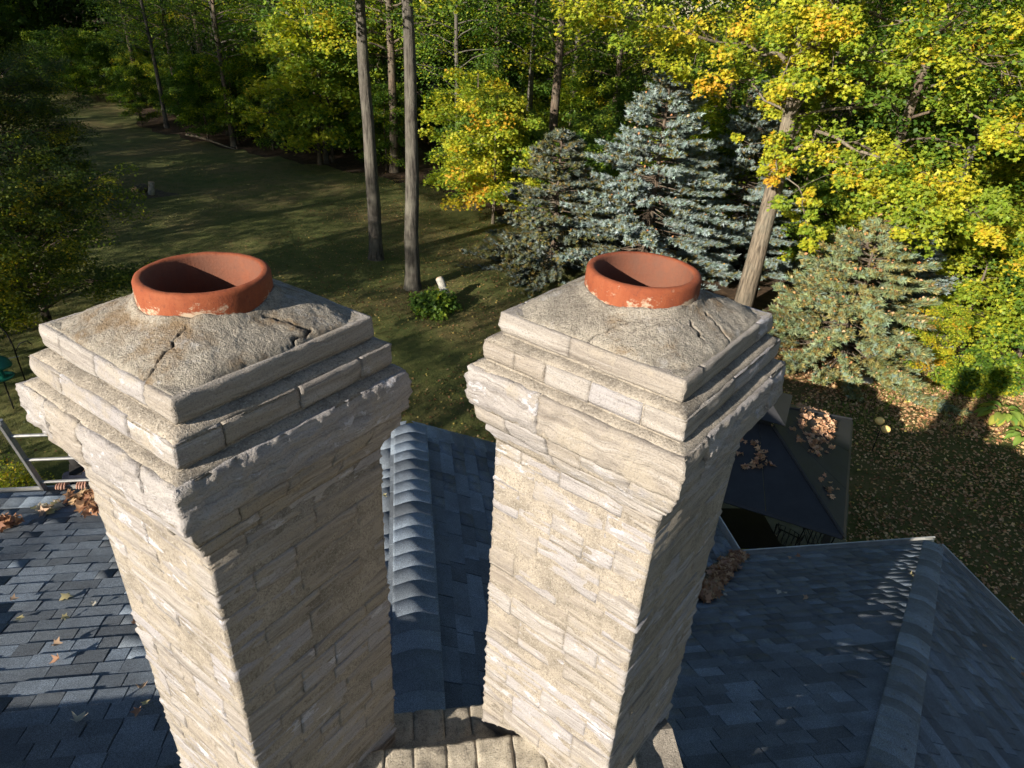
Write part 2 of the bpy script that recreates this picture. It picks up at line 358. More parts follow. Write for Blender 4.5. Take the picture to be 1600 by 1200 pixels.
def crack_mask(P, lines):
    m = np.ones(len(P))
    for L in lines:
        L = np.array(L)
        for a, b, w in zip(L[:-1, :2], L[1:, :2], L[:-1, 2]):
            ab = b - a; t = np.clip(((P - a) @ ab) / (ab @ ab), 0, 1); dd = np.linalg.norm(P - a - t[:, None] * ab, axis=1)
            m = np.minimum(m, np.clip((dd - w) / (w * 1.2), 0, 1))
    return m
def jag(p, q, w, n=9, j=0.006):
    p = np.array(p); q = np.array(q); r = []
    for i in range(n + 1):
        t = i / n; v = p + (q - p) * t + (np.array([rnd.uniform(-j, j), rnd.uniform(-j, j)]) if 0 < i < n else 0); r.append((v[0], v[1], w * rnd.uniform(0.5, 1.3)))
    return r
T1, T2, T3, T4, T5, SH = 0.552, 0.614, 0.672, 0.658, 0.614, 0.545
def chimney(x, y, ztop, yaw, label, cracks, foff, par0, seed, zb=-2.02):
    rnd.seed(seed)
    ch = empty('chimney', (x, y, ztop), yaw + math.pi / 4, label, 'chimney', 'twin diamond-set stone chimneys')
    # ---- stepped head, top down (z from the upper edge of the top tier)
    z = 0.0
    ring(ch, T1, -0.056, 0, 0.10, par0, [1, 2, 2], 0.0024, 0.010, 0.0, 0.0018, 0.002, 0.003)
    core(ch, 'mortar_fill', T1 - 0.012, T1 - 0.012, -0.056, -0.004, M['mortar'])
    core(ch, 'mortar_bed', T2 - 0.004, T1 - 0.004, -0.0835, -0.0645, M['mortar'], 0.0035); core(ch, 'mortar_fill', T1 - 0.016, T1 - 0.016, -0.0795, -0.05, M['mortar'], 0.003)
    ring(ch, T2, -0.1375, -0.0795, 0.11, par0 + 1, [2, 2, 3], 0.0030, 0.010, 0.0, 0.0022, 0.002, 0.004)
    core(ch, 'mortar_fill', T2 - 0.012, T2 - 0.012, -0.1375, -0.082, M['mortar'])
    core(ch, 'mortar_bed', T3 - 0.008, T2 - 0.004, -0.161, -0.145, M['mortar'], 0.0035); core(ch, 'mortar_fill', T2 - 0.016, T2 - 0.016, -0.157, -0.130, M['mortar'], 0.003)
    ring(ch, T3, -0.282, -0.157, 0.13, par0, [2, 1, 2], 0.0085, 0.0080, 0.003, 0.004, 0.003, 0.004)
    core(ch, 'mortar_fill', T3 - 0.012, T3 - 0.012, -0.282, -0.160, M['mortar'])
    ring(ch, T4, -0.3465, -0.2835, 0.12, par0 + 1, [2, 2, 3], 0.006, 0.0105, 0.001, 0.0012, 0.002, 0.003, taper=0.020)
    core(ch, 'mortar_fill', T4 - 0.050, T4 - 0.010, -0.349, -0.275, M['mortar'])
    ring(ch, T5, -0.4065, -0.3475, 0.11, par0, [2, 2, 3], 0.006, 0.0105, 0.001, 0.0012, 0.002, 0.003, taper=0.030)
    core(ch, 'mortar_fill', T5 - 0.064, T5 - 0.008, -0.41, -0.335, M['mortar'])
    # ---- shaft
    z = -0.408; par = par0 + 1
    while z > zb:
        h = rnd.choice([0.05, 0.06, 0.075, 0.085, 0.10, 0.115, 0.13]); tw = rnd.uniform(-0.004, 0.004)
        ring(ch, SH + tw, z - h, z, 0.10, par, [1, 2, 2, 3], 0.0046, 0.0105, 0.0, 0.0006, 0.002, 0.003)
        z -= h + rnd.uniform(0.004, 0.009); par += 1
    core(ch, 'mortar_fill', SH - 0.0025, SH - 0.0025, z, -0.392, M['mortar'], 0.003, 0.014)
    # ---- crown of mortar round the flue
    S = T1 - 0.016; n = 190; g = np.linspace(-S / 2, S / 2, n); X, Y = np.meshgrid(g, g, indexing='ij'); X = X.ravel(); Y = Y.ravel()
    r = np.hypot(X - foff[0], Y - foff[1]); mi = np.maximum(np.abs(X), np.abs(Y)) / (S / 2); m = np.minimum(((np.abs(X) ** 5 + np.abs(Y) ** 5) ** 0.2) / (S / 2), 1.0)
    t = np.clip((r - 0.165) / np.maximum(0.165 * (1 / np.maximum(m, 0.3)) * 0.9 + 0.02, 0.02), 0, 1); e = np.clip((1 - m) / 0.5, 0, 1)
    P3 = np.stack([X, Y, np.full_like(X, seed)], -1)
    Z = 0.002 + 0.064 * e ** 0.85 + 0.010 * fbm(P3 * 12, 3, 4) + 0.005 * fbm(P3 * 45, 5, 4) + 0.0028 * fbm(P3 * 170, 8, 2)
    Z += 0.012 * np.exp(-((r - 0.156) / 0.012) ** 2) * (0.5 + vnoise(P3 * 30, 2))
    cm = crack_mask(np.stack([X, Y], -1), cracks)
    Z -= 0.011 * (1 - cm) + 0.010 * np.clip((mi - 0.965) / 0.035, 0, 1) * (0.3 + 1.4 * vnoise(P3 * 24, 6))
    V = np.stack([X, Y, Z], -1); F = np.array([(i * n + j, (i + 1) * n + j, (i + 1) * n + j + 1, i * n + j + 1) for i in range(n - 1) for j in range(n - 1)])
    F = F[r[F].min(1) > 0.138]
    rim = [i * n for i in range(n)] + [(n - 1) * n + j for j in range(1, n)] + [i * n + n - 1 for i in range(n - 2, -1, -1)] + [j for j in range(n - 2, 0, -1)]
    k0 = len(V); V2 = V[rim].copy(); V2[:, 2] = -0.03; V = np.concatenate([V, V2]); q = len(rim)
    F = np.concatenate([F, np.array([(rim[i], k0 + i, k0 + (i + 1) % q, rim[(i + 1) % q]) for i in range(q)])])
    cc = np.concatenate([cm, np.ones(q)]); obj('mortar_crown', mesh_np('mortar_crown', V, F, np.repeat(cc[:, None], 3, 1), smooth=True), M['crown'], ch)
    # ---- clay flue liner
    Rr, Ri, zt = 0.1525, 0.127, 0.126
    prof = [(Ri, -1.2), (Ri, -0.1), (Ri, 0.0), (Ri, 0.06), (Ri, zt - 0.008), (Ri + 0.004, zt - 0.002), (Ri + 0.009, zt), (Rr - 0.009, zt), (Rr - 0.003, zt - 0.003), (Rr, zt - 0.010), (Rr + 0.001, 0.08), (Rr, 0.05), (Rr, 0.02), (Rr, -0.05)]
    seg = 128; V = []
    for pr, pz in prof:
        for kk in range(seg):
            a = 2 * math.pi * kk / seg; w = 1 + 0.006 * math.cos(2 * a + seed) ; V.append((pr * w * math.cos(a), pr * w * math.sin(a), pz))
    V = np.array(V); top = V[:, 2] > zt - 0.02; V[top, 2] += 0.004 * fbm(V[top] * 26 + seed, 4, 3); V[:, :2] *= (1 + 0.014 * fbm(V * 20 + seed, 6, 3))[:, None]
    F = np.array([(i * seg + kk, i * seg + (kk + 1) % seg, (i + 1) * seg + (kk + 1) % seg, (i + 1) * seg + kk) for i in range(len(prof) - 1) for kk in range(seg)])[:, ::-1]
    obj('flue_liner', mesh_np('flue_liner', V, F, smooth=True), M['terra'], ch, (foff[0], foff[1], 0))
    return ch
rnd.seed(5)
h1 = T1 / 2 - 0.012
CL = [jag((-0.13, -0.12), (-0.262, -0.165), 0.0013, 10), jag((0.03, -0.17), (0.10, -0.245), 0.0018, 8), jag((0.10, -0.245), (0.02, -0.262), 0.0018, 6), jag((0.175, -0.03), (0.262, -0.1), 0.0016)]
CR = [jag((-0.06, -0.17), (-0.09, -0.225), 0.002, 6), jag((0.02, -0.175), (-0.005, -0.262), 0.0015, 9), jag((-0.17, -0.06), (-0.262, 0.0), 0.001, 8), jag((0.17, -0.06), (0.26, -0.2), 0.0012, 9)]
chimney(-0.746, 1.495, CAMZ - 0.7155, math.radians(11.4), 'stone chimney with cracked crown and clay flue, nearer one with dark shaded right face', CL, (0.0, 0.0), 0, 3)
chimney(0.343, 1.722, CAMZ - 0.7266, math.radians(7.4), 'stone chimney with clay flue standing in front of the blue spruce', CR, (0.0, 0.01), 1, 8, -2.7)

# ---- gabled coping of the shared chimney base, between and beside the shafts
rnd.seed(21)
base = empty('coping_wall', hc(-0.03, 1.61, -3.6), YAW, 'low gabled base of tan coping stones joining the two chimneys', 'coping')
a = -0.45
while a < 0.80:
    w = rnd.uniform(0.10, 0.135)
    for sd in (-1, 1):
        V, F = box_surface((0.0005, 0, 0), (w - 0.0005, 0.30 if sd < 0 else 0.21, 0.05), 0.011)
        d = fbm(np.stack([V[:, 0] + a, V[:, 1], V[:, 2]], -1) * 20 + sd * 9, 3, 5) * 0.026
        zz = V[:, 2] - (0.16 if sd < 0 else 0.06) * V[:, 1] + d + rnd.uniform(-0.004, 0.004) - 0.006 * np.clip(1 - np.minimum(V[:, 0], w - V[:, 0]) / 0.008, 0, 1)
        W = np.stack([a + V[:, 0], sd * V[:, 1] - 0.09, (1.145 if sd < 0 else 1.055) + zz], -1)
        obj('coping_stone', mesh_np('coping_stone', W - W.mean(0), F if sd > 0 else F[:, ::-1]), M['coping'], base, W.mean(0))
    a += w
mb = MB(); mb.add([(-0.45, -0.33, 0), (1.02, -0.33, 0), (1.02, 0.10, 0), (-0.45, 0.10, 0), (-0.45, -0.33, 1.075), (1.02, -0.33, 1.075), (1.02, 0.10, 1.045), (-0.45, 0.10, 1.045), (-0.45, -0.095, 1.135), (1.02, -0.095, 1.135)],
   [(0, 1, 5, 4), (2, 3, 7, 6), (4, 5, 9, 8), (6, 7, 8, 9), (0, 4, 8, 7, 3), (1, 2, 6, 9, 5), (3, 2, 1, 0)]); mb.build('base_wall', M['mortar'], base)

# ------------------------------------------------------------------ the house: walls, roof slopes, shingles, caps, gutters
house = empty('house', hc(0, 2, -CAMZ), 0, 'house with blue-grey shingle roof, hips, valleys and white gutters', 'house')
HO = np.array(house.location)
ZR = -3.037
zPR = lambda a, b: ZR - 0.5768 * (b - 1.3)
zPL = lambda a, b: -2.75 - 0.27 * (b - 1.3)
zPE = lambda a, b: -5.2 + 0.539 * (5.95 - a)
zWR = lambda a, b: -3.45 - 0.5 * a
zWL = lambda a, b: -3.45 + 0.268 * a
zWE = lambda a, b: -3.45 - 2.4 * (b - 5.27)
zBK = lambda a, b: ZR - 0.5768 * (1.3 - b)
zBL = lambda a, b: -2.42 - 0.5768 * (1.3 - b)
mw = MB()
for a0, a1, b0, b1, zt in ((-0.6, 5.6, -2.1, 4.7, -5.28), (-6.7, -0.5, -2.1, 1.2, -4.55), (-6.69, -0.55, 1.0, 4.5, -3.85), (-0.9, 3.15, 3.0, 5.55, -5.28)):
    Vb = np.array([hc(p, q, z) - HO for z in (-CAMZ, zt) for p, q in ((a0, b0), (a1, b0), (a1, b1), (a0, b1))]); mw.add(Vb, [(0, 1, 5, 4), (1, 2, 6, 5), (2, 3, 7, 6), (3, 0, 4, 7), (4, 5, 6, 7)])
Vb = np.array([hc(p, q, z) - HO for z in (-2.80, -2.46) for p, q in ((-7, 1.2), (-0.9, 1.2), (-0.9, 1.296), (-7, 1.296))]); mw.add(Vb, [(0, 1, 5, 4), (1, 2, 6, 5), (2, 3, 7, 6), (3, 0, 4, 7), (4, 5, 6, 7)])  # unseen step below the higher back ridge, added to shade the left slope
mw.build('wall', M['wall'], house)

PALS = [(0.118, 0.142, 0.172), (0.135, 0.162, 0.195), (0.102, 0.122, 0.146), (0.152, 0.184, 0.224), (0.115, 0.132, 0.152), (0.092, 0.107, 0.126), (0.17, 0.208, 0.256), (0.125, 0.148, 0.176)]
def project(P):
    P = np.atleast_2d(P) - np.array([0, 0, CAMZ]); d = P @ np.array(FW)
    return np.stack([800 + 1050.8 * (P @ np.array(XR)) / d, 600 - 1050.8 * (P @ np.array(UR)) / d, d], -1)
SIL = [np.array([(20, 600), (60, 500), (315, 390), (580, 490), (645, 580), (640, 690), (598, 745), (612, 1200), (285, 1200), (155, 790)], float),
       np.array([(718, 580), (790, 480), (1010, 400), (1205, 490), (1238, 570), (1135, 760), (1030, 1200), (755, 1200), (770, 720)], float)]
def inside(p, poly):
    c = False; n = len(poly)
    for i in range(n):
        x1, y1 = poly[i]; x2, y2 = poly[(i + 1) % n]
        if (y1 > p[1]) != (y2 > p[1]) and p[0] < (x2 - x1) * (p[1] - y1) / (y2 - y1) + x1: c = not c
    return c
TABS = []
SLOPES = {}
def slope(name, poly, zf, down, ex=0.125, seed=0):
    """one roof slope: an underlay sheet, and the list of its shingle tabs.  poly in (a,b); down = unit fall direction in (a,b)"""
    rnd.seed(seed)
    top = np.array([hc(p[0], p[1], zf(*p)) for p in poly]); bot = top - np.array([0, 0, 0.10]); n = len(poly)
    mb = MB(); area = sum(poly[i][0] * poly[(i + 1) % n][1] - poly[(i + 1) % n][0] * poly[i][1] for i in range(n))
    idx = list(range(n)) if area > 0 else list(range(n - 1, -1, -1))
    mb.add(np.concatenate([top[idx], bot[idx]]) - HO, [tuple(range(n)), tuple(range(2 * n - 1, n - 1, -1))] + [(i, i + n, (i + 1) % n + n, (i + 1) % n) for i in range(n)])
    par = mb.build('roof_slope', M['shingle_u'], house)
    SLOPES[name] = par
    dn = np.array(down, float); ac = np.array([-dn[1], dn[0]])
    PP = np.array(poly); s = PP @ ac; v = PP @ dn
    m = abs(zf(*(PP[0] + dn)) - zf(*PP[0])); cs = 1 / math.sqrt(1 + m * m); EXP = ex * cs
    def span(v0):
        xs_ = []
        for i in range(n):
            (s0, v_0), (s1, v_1) = (s[i], v[i]), (s[(i + 1) % n], v[(i + 1) % n])
            if (v_0 > v0) != (v_1 > v0): xs_.append(s0 + (s1 - s0) * (v0 - v_0) / (v_1 - v_0))
        return (min(xs_), max(xs_)) if xs_ else (0, 0)
    vv = v.max() + 0.02; row = 0
    while vv > v.min():
        lo_u, hi_u = span(vv - EXP / 2); u = s.min() - rnd.uniform(0, 0.3)
        while u < s.max():
            w = rnd.choice([0.12, 0.15, 0.18, 0.22, 0.26, 0.30]) * (0.85 if name == 'PL' else 1)
            u0, u1 = max(u, lo_u - 0.01), min(u + w, hi_u + 0.01)
            c = (u0 + u1) / 2 * ac + (vv - EXP / 2) * dn
            if u1 - u0 > 0.03: TABS.append((name, c, round(u1 - u0, 2), dn, ac, m, rnd.randrange(8), ex, rnd.random()))
            u += w + 0.003
        vv -= EXP; row += 1
    return par
M['shingle_u'] = m_plain('shingle_underlay', (0.05, 0.06, 0.072), 0.95, 0, 0.3, 30)
PLY = dict(PR=[(3.5, 5.05), (5.95, 5.05), (1.937, 1.3), (-0.6, 1.3), (-0.6, 2.02), (0, 2.02)], PE=[(5.95, 5.05), (5.95, -2.45), (1.937, 1.3)],
           PL=[(-1.25, 4.86), (-7, 4.86), (-7, 1.3), (-0.95, 1.3), (-1.0, 2.2)], WR=[(0, 2.02), (3.5, 5.05), (3.5, 6.0), (0, 5.27)],
           WL=[(0, 2.0), (0, 5.27), (-1.2, 5.40), (-1.25, 4.86), (-1.0, 2.2), (-0.97, 2.0)])
slope('PR', PLY['PR'], zPR, (0, 1), 0.126, seed=1); slope('PE', PLY['PE'], zPE, (1, 0), 0.126, seed=2)
slope('PL', PLY['PL'], zPL, (0, 1), 0.108, seed=3); slope('WR', PLY['WR'], zWR, (1, 0), 0.126, seed=4); slope('WL', PLY['WL'], zWL, (-1, 0), 0.126, seed=5)
for nm, poly, zf in (('WE', [(0, 5.27), (3.5, 6.0), (-1.0, 5.38)], zWE), ('BK', [(-0.9, 1.3), (1.937, 1.3), (5.95, -2.45), (-0.9, -2.45)], zBK), ('BL', [(-7, 1.3), (-0.9, 1.3), (-0.9, -2.45), (-7, -2.45)], zBL)):
    top = np.array([hc(p[0], p[1], zf(*p)) for p in poly]); n = len(poly)
    MB().add(np.concatenate([top, top - np.array([0, 0, 0.1])]) - HO, [tuple(range(n)), tuple(range(2 * n - 1, n - 1, -1))] + [(i, i + n, (i + 1) % n + n, (i + 1) % n) for i in range(n)]).build('roof_slope', M['shingle_u'], house)
ZF = dict(PR=zPR, PE=zPE, PL=zPL, WR=zWR, WL=zWL)
def tab_frame(t):
    name, c, w, dn, ac, m, tone, vv, jit = t
    p = c; cen = hc(p[0], p[1], ZF[name](*p)); D = dn[0] * AX + dn[1] * BX; D = np.array([D[0], D[1], -m]); D /= np.linalg.norm(D)
    U = ac[0] * AX + ac[1] * BX; N = np.cross(U, D); N = N if N[2] > 0 else -N
    return cen, U, D, N
tab_mesh = {}
def tab_geo(w, jit, ex=0.125):
    """unit tab in (across, downslope, normal): butt end stands proud, head tucks under the course above"""
    th = 0.007 + 0.004 * (jit > 0.5); L0, L1 = -ex * 0.68, ex * 0.528; h = w / 2
    V = [(-h, L0, 0.001), (h, L0, 0.001), (h, L1, 0.004), (-h, L1, 0.004), (-h, L0, 0.003), (h, L0, 0.003), (h - 0.003, L1 - 0.002, 0.004 + th), (-h + 0.003, L1 - 0.002, 0.004 + th)]
    V = np.array(V); return V, [(3, 2, 1, 0), (4, 5, 6, 7), (0, 1, 5, 4), (1, 2, 6, 5), (2, 3, 7, 6), (3, 0, 4, 7)]
big = []
for i, t in enumerate(TABS):
    cen, U, D, N = tab_frame(t); q = project(cen)[0]
    vis = q[2] > 0.3 and -10 < q[0] < 1610 and -10 < q[1] < 1210 and not any(inside(q[:2], s) for s in SIL)
    if vis: c3 = project(np.array([cen, cen + U * t[2], cen + D * 0.125])); A = abs((c3[1] - c3[0])[0] * (c3[2] - c3[0])[1] - (c3[1] - c3[0])[1] * (c3[2] - c3[0])[0]); big.append((A, i))
big = set(i for A, i in sorted(big, reverse=True)[:300]); rest = {}
for i, t in enumerate(TABS):
    cen, U, D, N = tab_frame(t); jit = t[8]
    V, F = tab_geo(t[2], jit, t[7]); base_c = np.array(PALS[t[6]])
    lift = N * (0.002 * (jit - 0.5))
    if np.dot(np.cross(U, D), N) < 0: F = [f[::-1] for f in F]
    if i in big:
        key = (round(t[2], 3), t[7], jit > 0.5, t[6], np.dot(np.cross(U, D), N) < 0)
        if key not in tab_mesh:
            me = bpy.data.meshes.new('shingle'); me.from_pydata(V.tolist(), [], F); at = me.attributes.new('col', 'FLOAT_COLOR', 'POINT')
            at.data.foreach_set('color', np.tile(np.append(base_c, 1), len(V)).astype(np.float32)); tab_mesh[key] = me
        o = obj('shingle', tab_mesh[key], M['shingle'], SLOPES[t[0]]); c = cen + lift - HO
        o.matrix_local = Matrix(((U[0], D[0], N[0], c[0]), (U[1], D[1], N[1], c[1]), (U[2], D[2], N[2], c[2]), (0, 0, 0, 1)))
    else:
        r = rest.setdefault(t[0], ([], [], [], [0])); W = V[:, :1] * U + V[:, 1:2] * D + V[:, 2:3] * N + cen + lift - HO
        r[0].append(W); r[1].append(np.array(F) + r[3][0]); r[2].append(np.tile(base_c, (8, 1))); r[3][0] += 8
for k, r in rest.items():
    tag(obj('shingle_field', mesh_np('shingle_field', np.concatenate(r[0]), np.concatenate(r[1]), np.concatenate(r[2])), M['shingle'], SLOPES[k]), kind='stuff')

def caps(p0, p1, k, w=0.15, exp=0.125, name='ridge_cap', sunk=0.0, kl=None, kr=None, lift=0.016):
    """overlapping cap shingles bent over a ridge or hip running down from p0 to p1"""
    p0 = np.array(p0); p1 = np.array(p1); L = np.linalg.norm(p1 - p0); t = (p1 - p0) / L; s = np.cross(np.array([0, 0, 1.0]), t); s /= np.linalg.norm(s); up = np.cross(t, s)
    n = int(L / exp); kl = k if kl is None else kl; kr = k if kr is None else kr
    for i in range(n):
        c = p0 + t * (i + 0.5) * L / n; ns = 16; V = []
        j = rnd.uniform(-0.006, 0.006); tone = np.array(rnd.choice(PALS)) * (1.0 if name == 'eave_cap' else 1.35)
        for (tt, lo, hi) in ((-0.6 * exp, 0.004, 0.009), (0.56 * exp, 0.008, 0.014)):
            for side in (0, 1):
                for q in range(ns + 1):
                    x = (q / ns * 2 - 1) * w; kk = kl if x > 0 else kr
                    z = -kk * (math.sqrt(x * x + 0.045 ** 2) - 0.045) + (hi if side else lo) + lift
                    V.append(c + t * (tt + j) + s * x + np.array([0, 0, z]))
        m = ns + 1; F = []
        for q in range(ns):
            F += [(m + q, 3 * m + q, 3 * m + q + 1, m + q + 1), (q, q + 1, 2 * m + q + 1, 2 * m + q), (2 * m + q, 2 * m + q + 1, 3 * m + q + 1, 3 * m + q)]
        F += [(0, 2 * m, 3 * m, m), (ns, m + ns, 3 * m + ns, 2 * m + ns)]
        V = np.array(V) - HO; o = V.mean(0)
        obj(name, mesh_np(name, V - o, np.array(F), np.tile(tone, (len(V), 1))), M['shingle'], house, o)
rnd.seed(31)
caps(hc(0, 2.35, -3.45), hc(0, 5.27, -3.45), 0.38, 0.15, 0.135)
caps(hc(0.06, 5.285, -3.48), hc(3.5, 6.0, -5.2), 0.42, 0.15, 0.12)
caps(hc(-0.06, 5.285, -3.48), hc(-1.0, 5.38, -3.715), 0.35, 0.15, 0.12)
caps(hc(1.937, 1.3, ZR), hc(5.91, 5.013, -5.18), 0.39, 0.105, 0.13, lift=0.020)
caps(hc(1.937, 1.3, ZR), hc(5.91, -2.413, -5.18), 0.39, 0.125, 0.115)
caps(hc(-7, 1.24, -2.43), hc(-0.95, 1.24, -2.43), 0.5, 0.10); caps(hc(1.1, 1.3, ZR), hc(1.937, 1.3, ZR), 0.5, 0.15)
caps(hc(-2.65, 4.65, zPL(0, 4.65)), hc(-7, 4.65, zPL(0, 4.65)), 0.0, 0.08, name='eave_cap', kl=-0.27, kr=0.27, lift=0.022)
def gutter(p0, p1, out):
    p0 = np.array(p0); p1 = np.array(p1); t = (p1 - p0); t /= np.linalg.norm(t); o = np.array(out, float)
    prof = [(0.0, 0.0), (0.0, -0.11), (0.075, -0.11), (0.10, -0.03), (0.10, 0.012), (0.115, 0.012), (0.115, 0.0), (0.106, -0.035), (0.08, -0.118), (-0.006, -0.118), (-0.006, 0.0)]
    V = [p + o * x + np.array([0, 0, z]) - HO for p in (p0, p1) for x, z in prof]; n = len(prof)
    MB().add(V, [(i, (i + 1) % n, (i + 1) % n + n, i + n) for i in range(n)]).build('gutter', M['gutter'], house)
gutter(hc(3.54, 5.075, -5.235), hc(6.08, 5.075, -5.235), BX); gutter(hc(5.975, 5.06, -5.235), hc(5.975, -2.48, -5.235), AX)
gutter(hc(3.525, 5.07, -5.235), hc(3.525, 6.0, -5.235), AX); gutter(hc(-1.05, 4.885, -3.745), hc(-7.0, 4.885, -3.745), BX)
# valley flashing
def strip(p0, p1, w, mt, name):
    p0 = np.array(p0); p1 = np.array(p1); t = p1 - p0; t /= np.linalg.norm(t); s = np.cross(np.array([0, 0, 1.0]), t); s /= np.linalg.norm(s)
    V = []
    for p in (p0, p1):
        for x in (-w, 0, w): V.append(p + s * x + np.array([0, 0, 0.022 + 0.32 * abs(x)]) - HO)
    MB().add(V, [(0, 1, 4, 3), (1, 2, 5, 4)]).build(name, mt, house)
strip(hc(0.25, 2.24, zWR(0.25, 0)), hc(3.49, 5.04, zWR(3.49, 0)), 0.06, M['flash'], 'valley_flashing')
# ------------------------------------------------------------------ vegetation
def at(px, py, dist):                              # a point seen in that direction, dist metres in front of the camera
    d = np.array(FW) + (px - 800) / 1050.8 * np.array(XR) - (py - 600) / 1050.8 * np.array(UR); p = d * dist; p[2] += CAMZ; return p
def on_ground(px, py): 
    d = np.array(FW) + (px - 800) / 1050.8 * np.array(XR) - (py - 600) / 1050.8 * np.array(UR); return d[:2] / -d[2] * CAMZ
MAPLE = np.array([(0, 0, 0), (.40, -.06, .05), (.27, .17, .02), (.60, .46, .10), (.24, .50, .02), (0, 1.0, -.08), (-.24, .50, .02), (-.60, .46, .10), (-.27, .17, .02), (-.40, -.06, .05)], float)
MAPLE_F = np.array([(0, i, i + 1) for i in range(1, 9)])
OVAL = np.array([(0, 0, 0), (.36, .5, .10), (0, 1, -.05), (-.36, .5, .10)], float); OVAL_F = np.array([(0, 1, 2, 3)])
def unit(v): return v / (np.linalg.norm(v, axis=-1, keepdims=True) + 1e-9)
def leaf_cloud(g, C, Nn, S, colr, shape='oval'):
    T, TF = (MAPLE, MAPLE_F) if shape == 'maple' else (OVAL, OVAL_F); n = len(C)
    Nn = unit(Nn); r = g.normal(size=(n, 3)); X = unit(np.cross(Nn, r)); Y = np.cross(Nn, X)
    curl = g.uniform(0.4, 2.2, n)
    V = C[:, None] + S[:, None, None] * ((T[None, :, 0:1]) * X[:, None] + (T[None, :, 1:2] - 0.4) * Y[:, None] + (T[None, :, 2:3] * curl[:, None, None]) * Nn[:, None])
    F = (TF[None] + (np.arange(n) * len(T))[:, None, None]).reshape(-1, TF.shape[1])
    return V.reshape(-1, 3), F, np.repeat(colr, len(T), 0)
def palette(g, n, pal, w, cl=None, jit=0.18):
    P = np.array(pal, float); k = g.choice(len(P), n, p=np.array(w) / np.sum(w)) if cl is None else cl
    return np.clip(P[k] * g.uniform(1 - jit, 1 + jit, (n, 1)) * g.uniform(0.94, 1.06, (n, 3)), 0, 1)
GREENS = [(0.045, 0.095, 0.012), (0.095, 0.165, 0.018), (0.20, 0.27, 0.024), (0.34, 0.36, 0.026), (0.45, 0.39, 0.026), (0.50, 0.30, 0.026)]   # deep green .. yellow .. orange
def sprays(g, C, R, per, ls, cw, shape, tilt=0.45, flat=0.22, mixk=0.35):
    """leaf sprays: flat drooping fans of leaves round each centre; cw = colour weights per spray (len(C) x 6)"""
    n = len(C); tot = n * per; idx = np.repeat(np.arange(n), per)
    a = g.uniform(0, 2 * np.pi, tot); r = np.sqrt(g.uniform(0, 1, tot)); rr = R[idx] * r
    P = C[idx] + np.stack([rr * np.cos(a), rr * np.sin(a), R[idx] * flat * g.normal(size=tot) - 0.35 * R[idx] * r * r], -1)
    N = np.stack([0.35 * np.cos(a) * r, 0.35 * np.sin(a) * r, np.ones(tot)], -1) + tilt * g.normal(size=(tot, 3)) + 0.45 * np.array(TS)
    main = np.array([g.choice(6, p=w / w.sum()) for w in cw]); oth = np.array([g.choice(6, p=w / w.sum()) for w in cw[g.integers(0, n, 64)]])
    k = np.where(g.uniform(size=tot) < mixk, np.clip(main[idx] + g.integers(-1, 2, tot), 0, 5), main[idx])
    return leaf_cloud(g, P, N, ls * g.uniform(0.65, 1.25, tot), palette(g, tot, GREENS, None, k), shape)
def limb(mb, p, q, r0, r1, sag=0.0, seg=6, n=5, wig=0.05):
    p = np.array(p, float); q = np.array(q, float); L = np.linalg.norm(q - p); P = []
    for i in range(n + 1):
        t = i / n; v = p + (q - p) * t; v[2] += sag * L * 4 * t * (1 - t)
        if 0 < i < n: v += np.array([rnd.uniform(-1, 1) for _ in range(3)]) * wig * L * 0.5
        P.append(v)
    mb.tube(P, [r0 + (r1 - r0) * i / n for i in range(n + 1)], seg); return P
